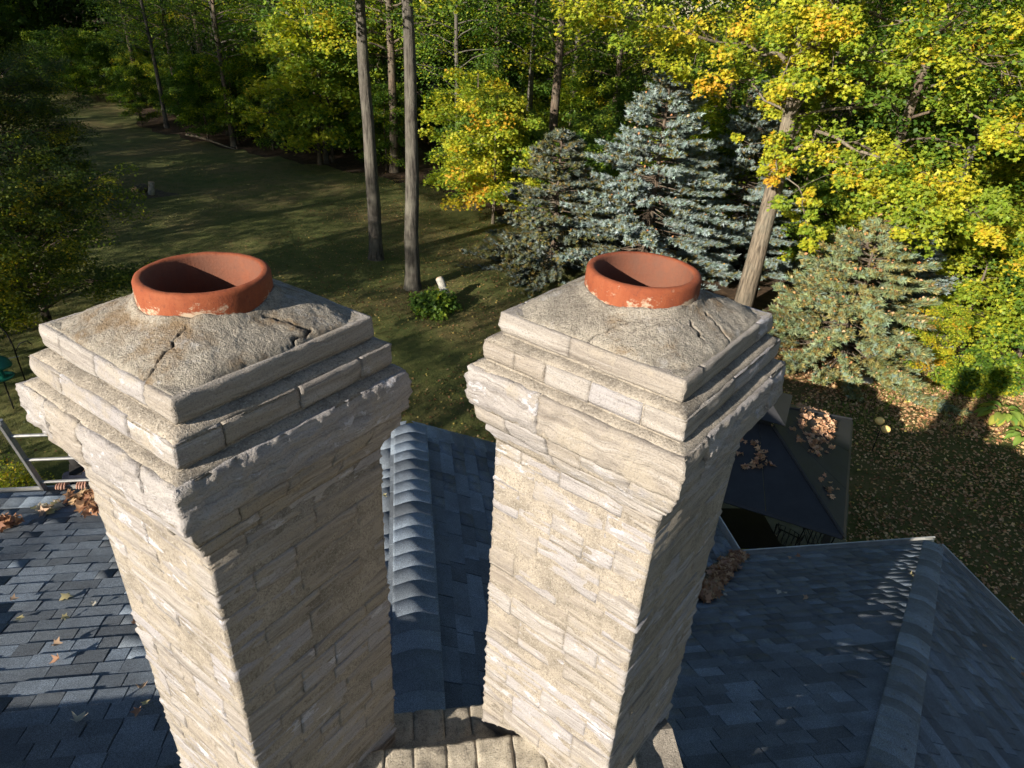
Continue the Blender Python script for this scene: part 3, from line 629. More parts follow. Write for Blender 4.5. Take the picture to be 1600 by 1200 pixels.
def broadleaf(seed, h, r, z0, z1, R, nl, per, ls, cw, shape='oval', trunk_seg=10, spray_r=0.7, lean=0.0, fill=3, up=0.35, dim=1.0):
    """trunk+limbs mesh and crown mesh of one broadleaved tree, base at the origin"""
    g = np.random.default_rng(seed); rnd.seed(seed); mb = MB()
    n = 9; ph = rnd.uniform(0, 6); TP = [(0.012 * h * math.sin(ph + i * 0.8) * (i / n) + lean * h * (i / n) ** 1.5, 0.012 * h * math.cos(ph * 1.3 + i * 0.7) * (i / n), h * i / n - 0.15 * (i == 0)) for i in range(n + 1)]
    TP = np.array(TP); zz = [-0.15, 0.12, 0.4, 0.9] + [h * i / (2 * n) for i in range(2, 2 * n + 1)]; TT = np.stack([np.interp(zz, TP[:, 2], TP[:, q]) for q in range(3)], -1)
    TT[4:-1, :2] += np.array([[rnd.gauss(0, 0.035 * r), rnd.gauss(0, 0.035 * r)] for _ in range(len(TT) - 5)])
    mb.tube(TT, [(r * (1 - 0.82 * max(0, z) / h) + 0.012) * (1 + 0.38 * math.exp(-max(0, z + 0.05) / 0.28)) for z in zz], trunk_seg, wob=0.06)
    C = []
    for i in range(nl):
        z = z0 + (z1 - z0) * ((i + rnd.random()) / nl); a = i * 2.4 + rnd.uniform(-0.5, 0.5); k = (z - z0) / (z1 - z0)
        ln = R * (0.55 + 0.45 * math.sin(math.pi * min(1, 0.25 + 0.75 * k))) * rnd.uniform(0.7, 1.1); t = np.interp(z, TP[:, 2], np.arange(n + 1)); b = np.array([np.interp(t, np.arange(n + 1), TP[:, q]) for q in range(3)])
        e = b + np.array([math.cos(a) * ln, math.sin(a) * ln, up * ln * rnd.uniform(0.2, 1.2)])
        P = limb(mb, b, e, max(0.012, r * 0.28 * (1 - 0.5 * k)), 0.008, 0.05, 5)
        for q in range(fill):
            u = rnd.uniform(0.35, 1.05); c = b + (e - b) * u; s = np.array([rnd.uniform(-1, 1), rnd.uniform(-1, 1), rnd.uniform(-0.3, 0.5)]) * ln * 0.32 * (1.2 - 0.5 * u)
            limb(mb, c, c + s, 0.012, 0.004, 0, 4, 3); C.append(c + s)
        C.append(e)
    C.append(TP[-1]); C = np.array(C); nC = len(C)
    W = np.tile(np.array(cw, float), (nC, 1)); V, F, col = sprays(g, C, spray_r * g.uniform(0.65, 1.25, nC), per, ls, W, shape)
    tm = bpy.data.meshes.new('trunk'); tm.from_pydata(np.concatenate(mb.V).tolist(), [], mb.F); tm.polygons.foreach_set('use_smooth', np.ones(len(tm.polygons), bool))
    return tm, mesh_np('crown', V, F, col * dim)
def plant_tree(name, tm, cm, loc, rz, sc, label, cat, group=None, bark='bark', leaf='leaf'):
    t = empty(name, loc, rz, label, cat, group); t.scale = (sc, sc, sc) if not hasattr(sc, '__len__') else sc
    if tm is not None: obj('trunk', tm, M[bark], t)
    c = obj('crown', cm, M[leaf], t); c['kind'] = 'stuff'
    return t
gz = lambda x, y: float(gheight(x, y))
# -- prototypes
FOREST = [broadleaf(100 + i, 19, 0.20 + 0.03 * i, 6.0, 18.5, 3.6, 38, 52, 0.17, w, 'oval', fill=3, spray_r=1.0) for i, w in enumerate([(6, 4, 2, 0.5, 0, 0), (4, 5, 3, 1, 0.2, 0), (2, 4, 5, 2, 0.5, 0.1), (7, 3, 1, 0, 0, 0)])]
SAPL = [broadleaf(200 + i, 6.2, 0.07, 0.7, 6.0, 2.4, 30, 104, 0.135, w, 'maple', 7, fill=3, spray_r=0.62, up=0.25) for i, w in enumerate([(2, 4, 5, 2, 0.1, 0), (0.3, 1.5, 6, 6, 0.6, 0.05), (5, 5, 2, 0.4, 0, 0), (0.2, 1, 4, 7, 2, 0.6)])]
# -- the woods
rnd.seed(77); pts = []
def far_enough(x, y, d): return all((x - a) ** 2 + (y - b) ** 2 > d * d for a, b in pts)
tries = 0
while len(pts) < 125 and tries < 20000:
    tries += 1; x = rnd.uniform(-75, 48); y = edge_y(x) + 0.8 + 42 * rnd.random() ** 1.5
    if abs(x) > 1.0 * y + 6 or not far_enough(x, y, 2.7): continue
    if -9 < x < 12 and y < 34: continue
    pts.append((x, y))
for i, (x, y) in enumerate(pts):
    tm, cm = FOREST[i % 4 if x < 6 else (i % 3)]
    qx = project(np.array([x, y, 1.0]))[0][0]; dep = y - edge_y(x)
    where = 'beyond the left end of the lawn' if qx < 330 else 'left of the pair of tall lawn trunks' if qx < 560 else 'behind the pair of tall lawn trunks' if qx < 680 else 'behind the small orange maple' if qx < 860 else 'behind the blue spruces' if qx < 1200 else 'behind the big maple' if qx < 1420 else 'beyond the lime maples at the right edge'
    how = 'slim tree at the front of the woods' if dep < 5 else 'slim tree some way into the woods' if dep < 16 else 'dim slim tree deep in the woods'
    plant_tree('forest_tree', tm, cm, (x, y, gz(x, y) - 0.05), rnd.uniform(0, 6.28), rnd.uniform(0.85, 1.2), how + ' ' + where, 'tree', how + ' ' + where, 'bark2' if i % 3 else 'bark3')
rnd.seed(88); sap = []; tries = 0
while len(sap) < 50 and tries < 9000:
    tries += 1; x = rnd.uniform(-62, 30); y = edge_y(x) + 0.3 + 11 * rnd.random() ** 1.6
    if abs(x) > 1.0 * y + 5 or any((x - a) ** 2 + (y - b) ** 2 < 2.6 ** 2 for a, b in sap) or (0 < x < 14 and y < 32): continue
    sap.append((x, y))
def sap_label(x, y):
    qx = project(np.array([x, y, 1.0]))[0][0]; w = ('near the pond at the far left' if qx < 230 else 'behind the fallen log' if qx < 450 else 'between the fallen log and the tall trunks' if qx < 560 else 'behind the pair of tall trunks' if qx < 680 else 'behind the small orange maple' if qx < 860 else 'behind the blue spruces' if qx < 1250 else 'behind the lime maples at the right')
    k = 'leafy sapling at the woods edge ' if y - edge_y(x) < 3 else 'leafy sapling back among the trunks '
    return k + w, 'sapling', k + w
for i, (x, y) in enumerate(sap):
    k = rnd.choice([2, 2, 2, 0] if x < -14 else [0, 0, 1, 2])
    plant_tree('understory_tree', *SAPL[k], (x, y, gz(x, y) - 0.03), rnd.uniform(0, 6.28), rnd.uniform(0.6, 1.15), *sap_label(x, y), 'bark2')
for i, (x, y) in enumerate([(-8, 58), (-12, 60), (-16, 64), (-3, 60), (2, 58), (6, 60), (11, 56), (15, 52), (-20, 66), (-26, 68), (-6, 68), (0, 70), (8, 70), (19, 46), (22, 42), (26, 38), (1, 44), (4, 40), (7, 37), (9, 42), (12, 36), (13, 32), (3, 50), (7, 48), (12, 46), (16, 38), (17, 31), (-3, 50), (20, 35)]):
    plant_tree('understory_tree', *SAPL[(2, 0, 2)[i % 3]], (x, y, gz(x, y) - 0.03), i * 1.9, (0.75 + 0.1 * (i % 4)) * (1.7 if i < 16 else 1), *(('big dim sapling far back in the woods', 'sapling', 'far saplings in the gloom') if i < 16 else ('small green sapling in the gloom behind the blue spruces', 'sapling', 'saplings in the gloom')), 'bark2')
# far woods: one mass behind the trees that can be told apart
g = np.random.default_rng(5); n = 60000
ang = g.uniform(-1.15, 1.15, n); dd = g.uniform(92, 150, n); X = np.sin(ang) * dd; Y = np.cos(ang) * dd; Z = g.uniform(0, 1, n) ** 0.8 * 27
V, F, c = leaf_cloud(g, np.stack([X, Y, Z], -1), np.stack([g.normal(size=n), g.normal(size=n) - 1, g.uniform(0, 1.5, n)], -1), g.uniform(0.5, 1.1, n), palette(g, n, [(0.012, 0.022, 0.006), (0.02, 0.035, 0.008), (0.008, 0.012, 0.004)], (3, 2, 2)))
tag(obj('far_woods', mesh_np('far_woods', V, F, c), M['far']), 'dark mass of distant woodland behind the nearer trunks', 'woods', kind='stuff')

for i, (px, py) in enumerate([(8, 120), (35, 100), (60, 112), (88, 92), (112, 104), (20, 86), (70, 84), (128, 92), (185, 88), (210, 92)]):
    x, y = on_ground(px, py); k = rnd.choice([0, 3])
    plant_tree('forest_tree', *FOREST[k], (x, y, gz(x, y)), i * 1.1, (1.3, 1.3, 0.95), 'dark tree beyond the pond at the far left of the lawn', 'tree', 'dark trees round the pond', 'bark2')
    plant_tree('understory_tree', *SAPL[2], (x + 2, y - 3, gz(x, y)), i * 1.7, 1.5, 'dark low tree in front of the pond woods at the far left', 'sapling', 'low trees round the pond', 'bark2')
for i, (px, py, q) in enumerate([(92, 138, 'leftmost'), (122, 146, 'second from the left'), (152, 150, 'second from the right'), (186, 152, 'rightmost')]):  # saplings added to close off and darken the open lawn here
    x, y = on_ground(px, py); plant_tree('understory_tree', *SAPL[2], (x, y, gz(x, y)), i * 2.1, 0.95 + 0.1 * (i % 2), 'dark rounded sapling added to darken lawn before the pond, %s of four' % q, 'sapling', 'saplings added before the pond', 'bark2')
# -- two tall straight trunks on the lawn
def tall(seed, px, py, r, label, w):
    x, y = on_ground(px, py); tm, cm = broadleaf(seed, 21, r, 10.2, 20.5, 5.5, 40, 60, 0.17, w, 'maple', 16, fill=3, spray_r=1.0, up=0.15)
    plant_tree('tall_tree', tm, cm, (x, y, gz(x, y) - 0.05), 1.0, 1, label, 'tree', None, 'bark3')
tall(301, 588, 406, 0.29, 'tall straight tree with bare trunk, left of the pair on the lawn', (0.5, 3, 6, 4, 0.5, 0.1))
tall(302, 645, 452, 0.29, 'tall straight tree with bare trunk, right of the pair beside the mossy stump', (1, 4, 5, 2, 0.2, 0))

# -- hero maple on the right with long autumn branches
rnd.seed(41); g = np.random.default_rng(41)
bx, by = on_ground(1158, 492); mp = empty('maple_tree', (bx, by, gz(bx, by) - 0.05), 0, 'big maple with yellow and orange sprays leaning over the spruces', 'tree'); B0 = np.array(mp.location)
mb = MB()
trunk = [np.array([bx, by, -0.2]), np.array([bx + 0.05, by, 2.5]), np.array([bx + 0.15, by + 0.1, 5.2]), np.array([bx + 0.15, by + 0.3, 7.4])]
mb.tube([p - B0 for p in trunk], [0.42, 0.33, 0.30, 0.25], 16, wob=0.04)
top = trunk[-1]; LD = [top, top + np.array([0.15, 0.1, 1.6]), top + np.array([0.5, 0.2, 3.4]), top + np.array([0.3, 0.6, 6.0])]; mb.tube([p - B0 for p in LD], [0.25, 0.20, 0.15, 0.07], 12, wob=0.04); C = []; W = []; RR = []
OR, YE, YG, GR = (0, 0.2, 1.5, 4, 5, 1.8), (0, 0.3, 2, 7, 4, 0.4), (0.1, 1.5, 6, 5, 0.4, 0.05), (2, 5, 4, 1, 0, 0)
def bough(p, pxs, r0, w, n, rad):
    P = [np.array(p)] + [at(*q) for q in pxs]; T = np.linspace(0, 1, len(P)); S = np.linspace(0, 1, 3 * len(P)); Q = np.stack([np.interp(S, T, [v[k] for v in P]) for k in range(3)], -1)
    Q[1:-1] += g.normal(size=(len(Q) - 2, 3)) * 0.10
    mb.tube([v - B0 for v in Q], np.linspace(r0, 0.012, len(Q)), 6)
    for i in range(n):
        t = g.uniform(0.28, 1.05); c = np.array([np.interp(min(t, 1), S, Q[:, k]) for k in range(3)]); o = g.normal(size=3) * np.array([0.75, 0.8, 0.42]) * rad
        e = c + o; limb(mb, c - B0, e - B0, 0.016, 0.005, 0.05, 4, 3, 0.2); C.append(e); W.append(w[int(g.integers(len(w)))]); RR.append(rad * g.uniform(0.35, 0.75))
limb(mb, trunk[2] + np.array([0, 0, 1.3]) - B0, at(1315, 20, 27.5) + np.array([0, 0, 1]) - B0, 0.2, 0.09, 0, 8, 5, 0.06)
t5 = trunk[2]
bough(LD[1], [(1180, 75, 25), (1080, 55, 23.5), (960, 20, 22.5), (925, 8, 22)], 0.09, [OR, YE, YE, YG], 46, 1.0)
bough(top, [(1150, 120, 24), (1060, 105, 22.8)], 0.05, [OR, YE, YG], 16, 0.8)
bough(trunk[2] + np.array([0, 0, 1.0]), [(1290, 205, 23), (1400, 265, 21.5), (1500, 315, 20.5), (1545, 330, 20)], 0.08, [OR, YE, YG, YG], 44, 0.95)
bough(trunk[2] + np.array([0, 0, 0.6]), [(1230, 220, 23.5), (1215, 265, 22.8)], 0.04, [YE, YE, OR], 12, 0.6)
bough(trunk[2] + np.array([0, 0, 0.8]), [(1260, 300, 22.5), (1250, 370, 21.8)], 0.03, [YE, YE], 10, 0.5)
bough(trunk[2] + np.array([0, 0, 0.9]), [(1330, 260, 22), (1390, 300, 21), (1440, 340, 20.5)], 0.05, [YE, YG, YG], 26, 0.9)
bough(top, [(1300, 110, 24.5), (1360, 130, 23)], 0.06, [YG, YG, GR], 18, 0.9)
bough(LD[2], [(1350, 30, 24), (1450, 30, 22), (1560, 40, 20.5)], 0.09, [YE, YG, YG, GR], 26, 1.1)
bough(LD[1], [(1430, 70, 23), (1520, 100, 21), (1590, 120, 20)], 0.07, [YG, YG, YE], 27, 1.0)
bough(top, [(1450, 150, 23), (1560, 190, 20.5), (1600, 220, 20)], 0.06, [YE, YG, YG], 21, 0.9)
bough(LD[1], [(1240, 40, 24.5), (1290, -30, 22), (1340, -70, 21)], 0.09, [YE, YG], 30, 1.2)
bough(LD[2], [(1420, -60, 24), (1560, -140, 21)], 0.09, [YG, GR], 30, 1.4); bough(LD[2], [(1130, -60, 25), (1000, -120, 24)], 0.09, [YG, GR], 24, 1.4)
bough(top, [(1255, 120, 24.5), (1300, 90, 24)], 0.04, [YG, YE], 22, 0.9); bough(top, [(1270, 170, 24.3), (1235, 150, 24)], 0.03, [YG, YE], 18, 0.8); bough(LD[1], [(1300, 20, 24), (1260, 0, 23)], 0.04, [YG, GR], 26, 1.0); bough(LD[0], [(1265, 60, 24.5), (1240, 30, 24)], 0.04, [YG, YE], 14, 0.8)
for _ in range(34):
    C.append(at(g.uniform(1200, 1345), g.uniform(-20, 140), g.uniform(20.3, 21.8))); W.append([YG, YE, OR][int(g.integers(3))]); RR.append(g.uniform(0.4, 0.7)); limb(mb, C[-1] - B0, LD[int(g.integers(3))] - B0, 0.008, 0.04, 0.05, 4, 4, 0.15)
V, F, col = sprays(g, np.array(C) - B0, np.array(RR) * 0.92, 112, 0.13, np.array(W, float), 'maple', 0.5, 0.28)
mb.build('trunk', M['bark'], mp, True); k = obj('crown', mesh_np('crown', V, F, col), M['leaf'], mp); k['kind'] = 'stuff'

# -- bright understory maples on the right, and the small autumn maple left of the spruces
def bush(px, py, s, k, rz, label, dz=0.0, cat='tree'):
    x, y = on_ground(px, py); return plant_tree('young_maple', *SAPL[k], (x, y, gz(x, y) + dz - 0.03), rz, s, label, cat)
bush(1490, 545, 0.80, 1, 0.3, 'young yellow-green maple between the low spruce and the hosta')
bush(1590, 560, 0.95, 1, 2.2, 'lime-green young maple at the right edge behind the hosta')
bush(1560, 480, 1.15, 0, 4.0, 'taller green young maple behind the lime ones at the right edge')
bush(1465, 478, 0.95, 1, 5.2, 'lime young maple behind the low spruce, under the orange branch')
bush(1440, 585, 0.42, 3, 1.2, 'small golden maple bush at the foot of the low spruce')
bush(1400, 420, 1.15, 2, 3.3, 'deep green young maple in shade behind the big maple')
bush(1530, 400, 1.2, 2, 0.7, 'tall dark green maple behind the right-hand branches')
bush(770, 352, 1.05, 3, 1.0, 'small yellow and orange maple left of the blue spruces')
bush(745, 330, 1.15, 1, 2.6, 'lime-green maple standing behind the small orange maple')
bush(500, 255, 1.6, 1, 2.0, 'bright yellow-green maple left of the two tall trunks')
bush(520, 250, 1.5, 0, 0.5, 'green maple close behind the left tall trunk')

# -- spruces
def spruce(seed, h, R, pal, pw, dens=1.0, dry=0.1):
    g = np.random.default_rng(seed); rnd.seed(seed); mb = MB(); mb.tube([(0, 0, -0.1), (0.03, 0, h * 0.5), (0, 0.02, h * 0.98)], [0.022 * h, 0.013 * h, 0.004 * h], 8)
    TP, TD, TL, TC = [], [], [], []; z = 0.12
    while z < h:
        k = 1 - z / h; L = R * (k ** 0.78) * 1.0 + 0.10; nb = int(6 + 5 * k)
        z0_ = z
        for b in range(nb):
            a = rnd.uniform(0, 6.283); l = L * rnd.uniform(0.62, 1.15); z = z0_ + rnd.uniform(-0.16, 0.16); dr = rnd.uniform(-0.18, 0.02) + 0.45 * (1 - k) ** 2; d = np.array([math.cos(a), math.sin(a), 0]); sd = np.array([-d[1], d[0], 0])
            e = d * l + np.array([0, 0, z + dr * l]); mid = d * l * 0.55 + np.array([0, 0, z + dr * l * 0.75 - 0.05 * l]); mb.tube([(0, 0, z), mid, e], [0.012 + 0.006 * l, 0.010, 0.004], 4, False)
            nt = int((10 + 15 * l) * dens); tt = g.uniform(0.22, 1.0, nt) ** 0.75
            for t in tt:
                c = np.array([0, 0, z]) * (1 - t) + (mid * 2 * t if t < 0.5 else mid + (e - mid) * (2 * t - 1)) if False else (np.array([0, 0, z]) + (mid - np.array([0, 0, z])) * 2 * t if t < 0.5 else mid + (e - mid) * (2 * t - 1))
                sgn = rnd.choice((-1, 1)); ll = (0.16 + 0.30 * (1 - t) * min(1.4, l)) * rnd.uniform(0.5, 1.1); off = sd * sgn * ll * rnd.uniform(0.0, 1.0) + d * ll * 0.35 + np.array([0, 0, rnd.uniform(-0.06, 0.05)])
                TP.append(c + off * rnd.uniform(0.3, 1)); TD.append(d * 0.8 + sd * sgn * rnd.uniform(0.1, 0.9) + np.array([0, 0, rnd.uniform(0.0, 0.55)])); TL.append(rnd.uniform(0.17, 0.31)); TC.append(t)
        z = z0_ + 0.16 + 0.10 * k
    TP = np.array(TP); TD = unit(np.array(TD)); TL = np.array(TL); n = len(TP); K = 10
    r1 = unit(np.cross(TD, g.normal(size=(n, 3)))); r2 = np.cross(TD, r1); Vs = []
    for q in range(K):
        a = q * 2.4 + g.uniform(0, 1, n); s0 = (q / K * 0.75 * TL)[:, None]; rad = np.cos(a)[:, None] * r1 + np.sin(a)[:, None] * r2; w = np.cross(rad, TD); base = TP + TD * s0
        tip = base + (TD * 0.75 + rad * 0.75) * (TL * g.uniform(0.35, 0.6, n))[:, None]; hw = (0.017 + 0.010 * g.uniform(size=n))[:, None]
        Vs.append(np.stack([base - w * hw, base + w * hw, tip], 1))
    V = np.stack(Vs, 1).reshape(-1, 3); F = np.arange(len(V)).reshape(-1, 3)
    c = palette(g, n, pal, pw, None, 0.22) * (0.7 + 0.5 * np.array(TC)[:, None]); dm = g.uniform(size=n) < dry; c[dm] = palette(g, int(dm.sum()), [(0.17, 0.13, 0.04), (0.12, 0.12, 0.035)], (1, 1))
    tm = bpy.data.meshes.new('trunk'); tm.from_pydata(np.concatenate(mb.V).tolist(), [], mb.F)
    return tm, mesh_np('crown', V, F, np.repeat(c, 3 * K, 0)), TP
BLUE = [(0.142, 0.188, 0.171), (0.188, 0.239, 0.228), (0.108, 0.131, 0.085), (0.251, 0.308, 0.302)]; OLIVE = [(0.137, 0.176, 0.085), (0.182, 0.221, 0.117), (0.221, 0.195, 0.072), (0.150, 0.202, 0.150)]
def caught(TP, frac, scl, t, seed):                 # dry maple leaves caught in the needles
    g = np.random.default_rng(seed); up = TP[g.choice(len(TP), int(len(TP) * frac), replace=False)]; n = len(up)
    V, F, c = leaf_cloud(g, up * 1.03 + np.array([0, 0, 0.06]), np.array([0, 0, 1.0]) + 0.5 * g.normal(size=(n, 3)), g.uniform(0.08, 0.14, n), palette(g, n, [(0.50, 0.26, 0.12), (0.55, 0.36, 0.20), (0.40, 0.17, 0.07), (0.60, 0.42, 0.12)], (3, 3, 2, 1)))
    o = obj('caught_leaves', mesh_np('caught_leaves', V, F, c), M['dry'], t); o['kind'] = 'stuff'
tA = spruce(501, 8.4, 4.7, BLUE, (3, 4, 2, 3), 1.85, 0.16); tB = spruce(502, 5.0, 3.8, OLIVE, (4, 3, 3, 2), 2.6, 0.22); tC = spruce(503, 5.9, 3.8, [(0.085, 0.105, 0.08), (0.115, 0.14, 0.12), (0.08, 0.085, 0.04), (0.15, 0.18, 0.17)], (3, 3, 2, 1), 1.4, 0.25)  # third spruce gets darker needles, its shade put into the colour
def put_spruce(P, px, py, rz, sc, label, cf, seed):
    x, y = on_ground(px, py); t = plant_tree('spruce_tree', P[0], P[1], (x, y, gz(x, y) - 0.05), rz, sc, label, 'tree', None, 'bark2', 'needle'); caught(P[2], cf, 1, t, seed); return t
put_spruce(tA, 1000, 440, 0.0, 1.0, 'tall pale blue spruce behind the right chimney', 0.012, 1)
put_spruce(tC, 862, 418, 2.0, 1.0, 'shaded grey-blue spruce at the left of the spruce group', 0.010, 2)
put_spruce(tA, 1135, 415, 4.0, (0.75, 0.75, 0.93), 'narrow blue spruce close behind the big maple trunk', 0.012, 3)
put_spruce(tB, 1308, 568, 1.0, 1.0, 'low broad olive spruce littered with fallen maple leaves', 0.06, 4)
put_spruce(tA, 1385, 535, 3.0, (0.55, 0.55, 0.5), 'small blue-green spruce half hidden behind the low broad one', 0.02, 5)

# -- dark crab apple trees on the left
CRAB = broadleaf(601, 6.0, 0.16, 0.8, 5.9, 3.9, 64, 110, 0.11, (5, 3, 1.2, 0.15, 0.0, 0.0), 'oval', 9, fill=7, spray_r=0.55, up=0.6, dim=np.array([1.1, 0.85, 0.8]))
for (px, py, s, rz, lb) in ((40, 318, 1.0, 0.4, 'dark crab apple with upright twigs, upper one at the left edge'), (80, 520, 0.84, 2.0, 'dark dense crab apple, lower one behind the left chimney')):
    x, y = on_ground(px, py); plant_tree('crab_apple_tree', *CRAB, (x, y, gz(x, y) - 0.03), rz, s, lb, 'tree', None, 'bark2')
# -- tall trees left of the frame: they shade the lawn, as in the photograph
for i, (x, y, s) in enumerate([(-22, 0, 0.70), (-26, 4, 0.76), (-29, 9, 0.84), (-33, 13, 0.9), (-36, 18, 1.0), (-41, 23, 1.1), (-45, 29, 1.15), (-51, 34, 1.2), (-31, 3, 0.9), (-36, 9, 1.0), (-41, 15, 1.1), (-58, 42, 1.2), (-50, 22, 1.2), (-64, 50, 1.2), (-72, 58, 1.25), (-57, 32, 1.3), (-80, 68, 1.3), (-66, 42, 1.3), (-54, 18, 1.3), (-47, 18, 1.25), (-52, 27, 1.3), (-59, 25, 1.35), (-45, 10, 1.2), (-70, 63, 1.25), (-77, 72, 1.3), (-86, 80, 1.3), (-62, 55, 1.25), (-94, 88, 1.3)]):
    plant_tree('yard_tree', *FOREST[i % 4], (x, y, gz(x, y) - 0.05), i * 1.3, (s * 1.5, s * 1.5, s), 'tall tree at the left side of the yard shading the lawn', 'tree', 'trees along the left side of the yard')
plant_tree('yard_tree', *FOREST[1], (-20.5, -11.2, -0.05), 0.3, (1.25, 1.25, 0.92), 'tall tree behind the house shading the far end of the left roof slope', 'tree')
plant_tree('yard_tree', *FOREST[2], (-23.0, -8.6, -0.05), 1.3, (1.25, 1.25, 0.9), 'tall tree beside the one behind the house, shading the left eave', 'tree')
# -- hosta, shrubs, weeds
g = np.random.default_rng(71); rnd.seed(71)
def hosta(px, py, s, n, label):
    x, y = on_ground(px, py); h = empty('hosta', (x, y, gz(x, y) + 0.03), 0, label, 'plant')
    for i in range(n):
        a = i * 2.4 + rnd.uniform(-.3, .3); rr = s * (0.15 + 0.85 * math.sqrt((i + .5) / n)); L = s * rnd.uniform(0.36, 0.5); V = []; tilt = 0.75 - 0.75 * rr / s
        for iu, u in enumerate(np.linspace(0, 1, 6)):
            w = L * 0.36 * math.sin(math.pi * min(1, u * 0.93 + 0.06)) ** 0.7
            for v in (-1, -0.5, 0, 0.5, 1):
                V.append((rr * 0.55 + L * u, w * v, s * 0.5 * (1 - 0.45 * rr / s) + L * (tilt * u - 0.75 * u * u) + 0.10 * L * abs(v)))
        V = np.array(V); V = np.stack([math.cos(a) * V[:, 0] - math.sin(a) * V[:, 1], math.sin(a) * V[:, 0] + math.cos(a) * V[:, 1], V[:, 2]], -1)
        F = np.array([(q * 5 + r, (q + 1) * 5 + r, (q + 1) * 5 + r + 1, q * 5 + r + 1) for q in range(5) for r in range(4)])
        c = palette(g, 1, [(0.16, 0.26, 0.05), (0.24, 0.32, 0.06), (0.34, 0.34, 0.06)], (4, 3, 1.4))
        obj('hosta_leaf', mesh_np('hosta_leaf', V, F, np.repeat(c, len(V), 0), True), M['leaf'], h)
hosta(1562, 655, 0.8, 34, 'big-leaved green hosta clump on the lawn edge'); hosta(1598, 690, 0.65, 22, 'second hosta clump cut by the right edge of the picture')
def shrub(px, py, R, hgt, n, ls, w, label, name='shrub', leaf='oval', cat='shrub'):
    x, y = on_ground(px, py); s = empty(name, (x, y, gz(x, y) + 0.02), 0, label, cat); mb = MB(); C = []
    for i in range(26):
        a = rnd.uniform(0, 6.28); r = R * math.sqrt(rnd.random()); z = hgt * (0.35 + 0.65 * math.sqrt(max(0, 1 - (r / R) ** 2))) * rnd.uniform(0.6, 1); e = np.array([r * math.cos(a), r * math.sin(a), z]); limb(mb, (0.1 * math.cos(a), 0.1 * math.sin(a), 0), e, 0.012, 0.004, 0.1, 4, 3); C.append(e); C.append(e * np.array([.8, .8, .6]))
    C = np.array(C); V, F, c = sprays(g, C, np.full(len(C), R * 0.38), n, ls, np.tile(np.array(w, float), (len(C), 1)), leaf, 0.6, 0.4); mb.build('stem', M['bark2'], s); k = obj('foliage', mesh_np('foliage', V, F, c), M['leaf'], s); k['kind'] = 'stuff'
shrub(1495, 606, 0.75, 0.8, 60, 0.11, (1, 4, 4, 1, 0, 0), 'leafy green shrub where the left chimney shadow ends')
shrub(1548, 606, 0.7, 0.75, 60, 0.11, (2, 4, 3, 1, 0, 0), 'leafy green shrub under the lime maple, where the right chimney shadow ends')
shrub(676, 486, 0.9, 0.6, 60, 0.13, (3, 6, 2, 0.3, 0, 0), 'green leafy shrub growing round the mossy stump', leaf='maple')
shrub(8, 795, 0.8, 1.0, 70, 0.06, (0, 1, 3, 6, 1.5, 0), 'yellow-green shrub behind the ladder at the left gutter')
shrub(1166, 872, 0.35, 0.4, 50, 0.06, (0, 1, 2, 6, 1, 0), 'little yellow bush on the patio by the gutter corner')
# -- leaf litter and grass
def litter(n, xs, ys, dens, pal, w, s0, s1, name, label, seed):
    g = np.random.default_rng(seed); X = g.uniform(*xs, n * 3); Y = g.uniform(*ys, n * 3); k = g.uniform(size=n * 3) < dens(X, Y); X = X[k][:n]; Y = Y[k][:n]; n = len(X)
    P = np.stack([X, Y, gheight(X, Y) + 0.045 + 0.02 * g.uniform(size=n)], -1); V, F, c = leaf_cloud(g, P, np.array([0, 0, 1.0]) + 0.42 * g.normal(size=(n, 3)), g.uniform(s0, s1, n), palette(g, n, pal, w, None, 0.3))
    tag(obj(name, mesh_np(name, V, F, c), M['dry']), label, 'leaves', kind='stuff')
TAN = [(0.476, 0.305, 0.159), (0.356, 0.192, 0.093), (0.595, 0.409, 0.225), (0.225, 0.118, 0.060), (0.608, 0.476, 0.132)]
def clump(X, Y, f, s): return vnoise(np.stack([X * f, Y * f, np.zeros_like(X)], -1), s)
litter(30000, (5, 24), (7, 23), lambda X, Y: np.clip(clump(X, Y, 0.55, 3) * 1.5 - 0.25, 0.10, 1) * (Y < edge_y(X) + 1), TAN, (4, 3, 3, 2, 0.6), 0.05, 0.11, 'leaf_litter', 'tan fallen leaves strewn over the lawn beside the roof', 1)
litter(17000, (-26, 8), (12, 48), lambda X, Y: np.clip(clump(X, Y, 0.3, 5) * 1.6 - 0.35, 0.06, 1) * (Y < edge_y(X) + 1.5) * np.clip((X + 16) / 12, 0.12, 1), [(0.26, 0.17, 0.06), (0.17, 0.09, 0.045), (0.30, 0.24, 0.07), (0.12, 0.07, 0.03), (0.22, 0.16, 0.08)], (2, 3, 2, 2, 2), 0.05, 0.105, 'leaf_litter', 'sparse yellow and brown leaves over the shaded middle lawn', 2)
litter(12000, (9, 20), (16.5, 22.5), lambda X, Y: np.clip(1.2 - np.abs(Y - edge_y(X) + 1) / 3, 0, 1), TAN, (4, 4, 3, 2, 0.3), 0.07, 0.15, 'leaf_litter', 'thick pinkish-brown leaves along the planting bed edge', 3)
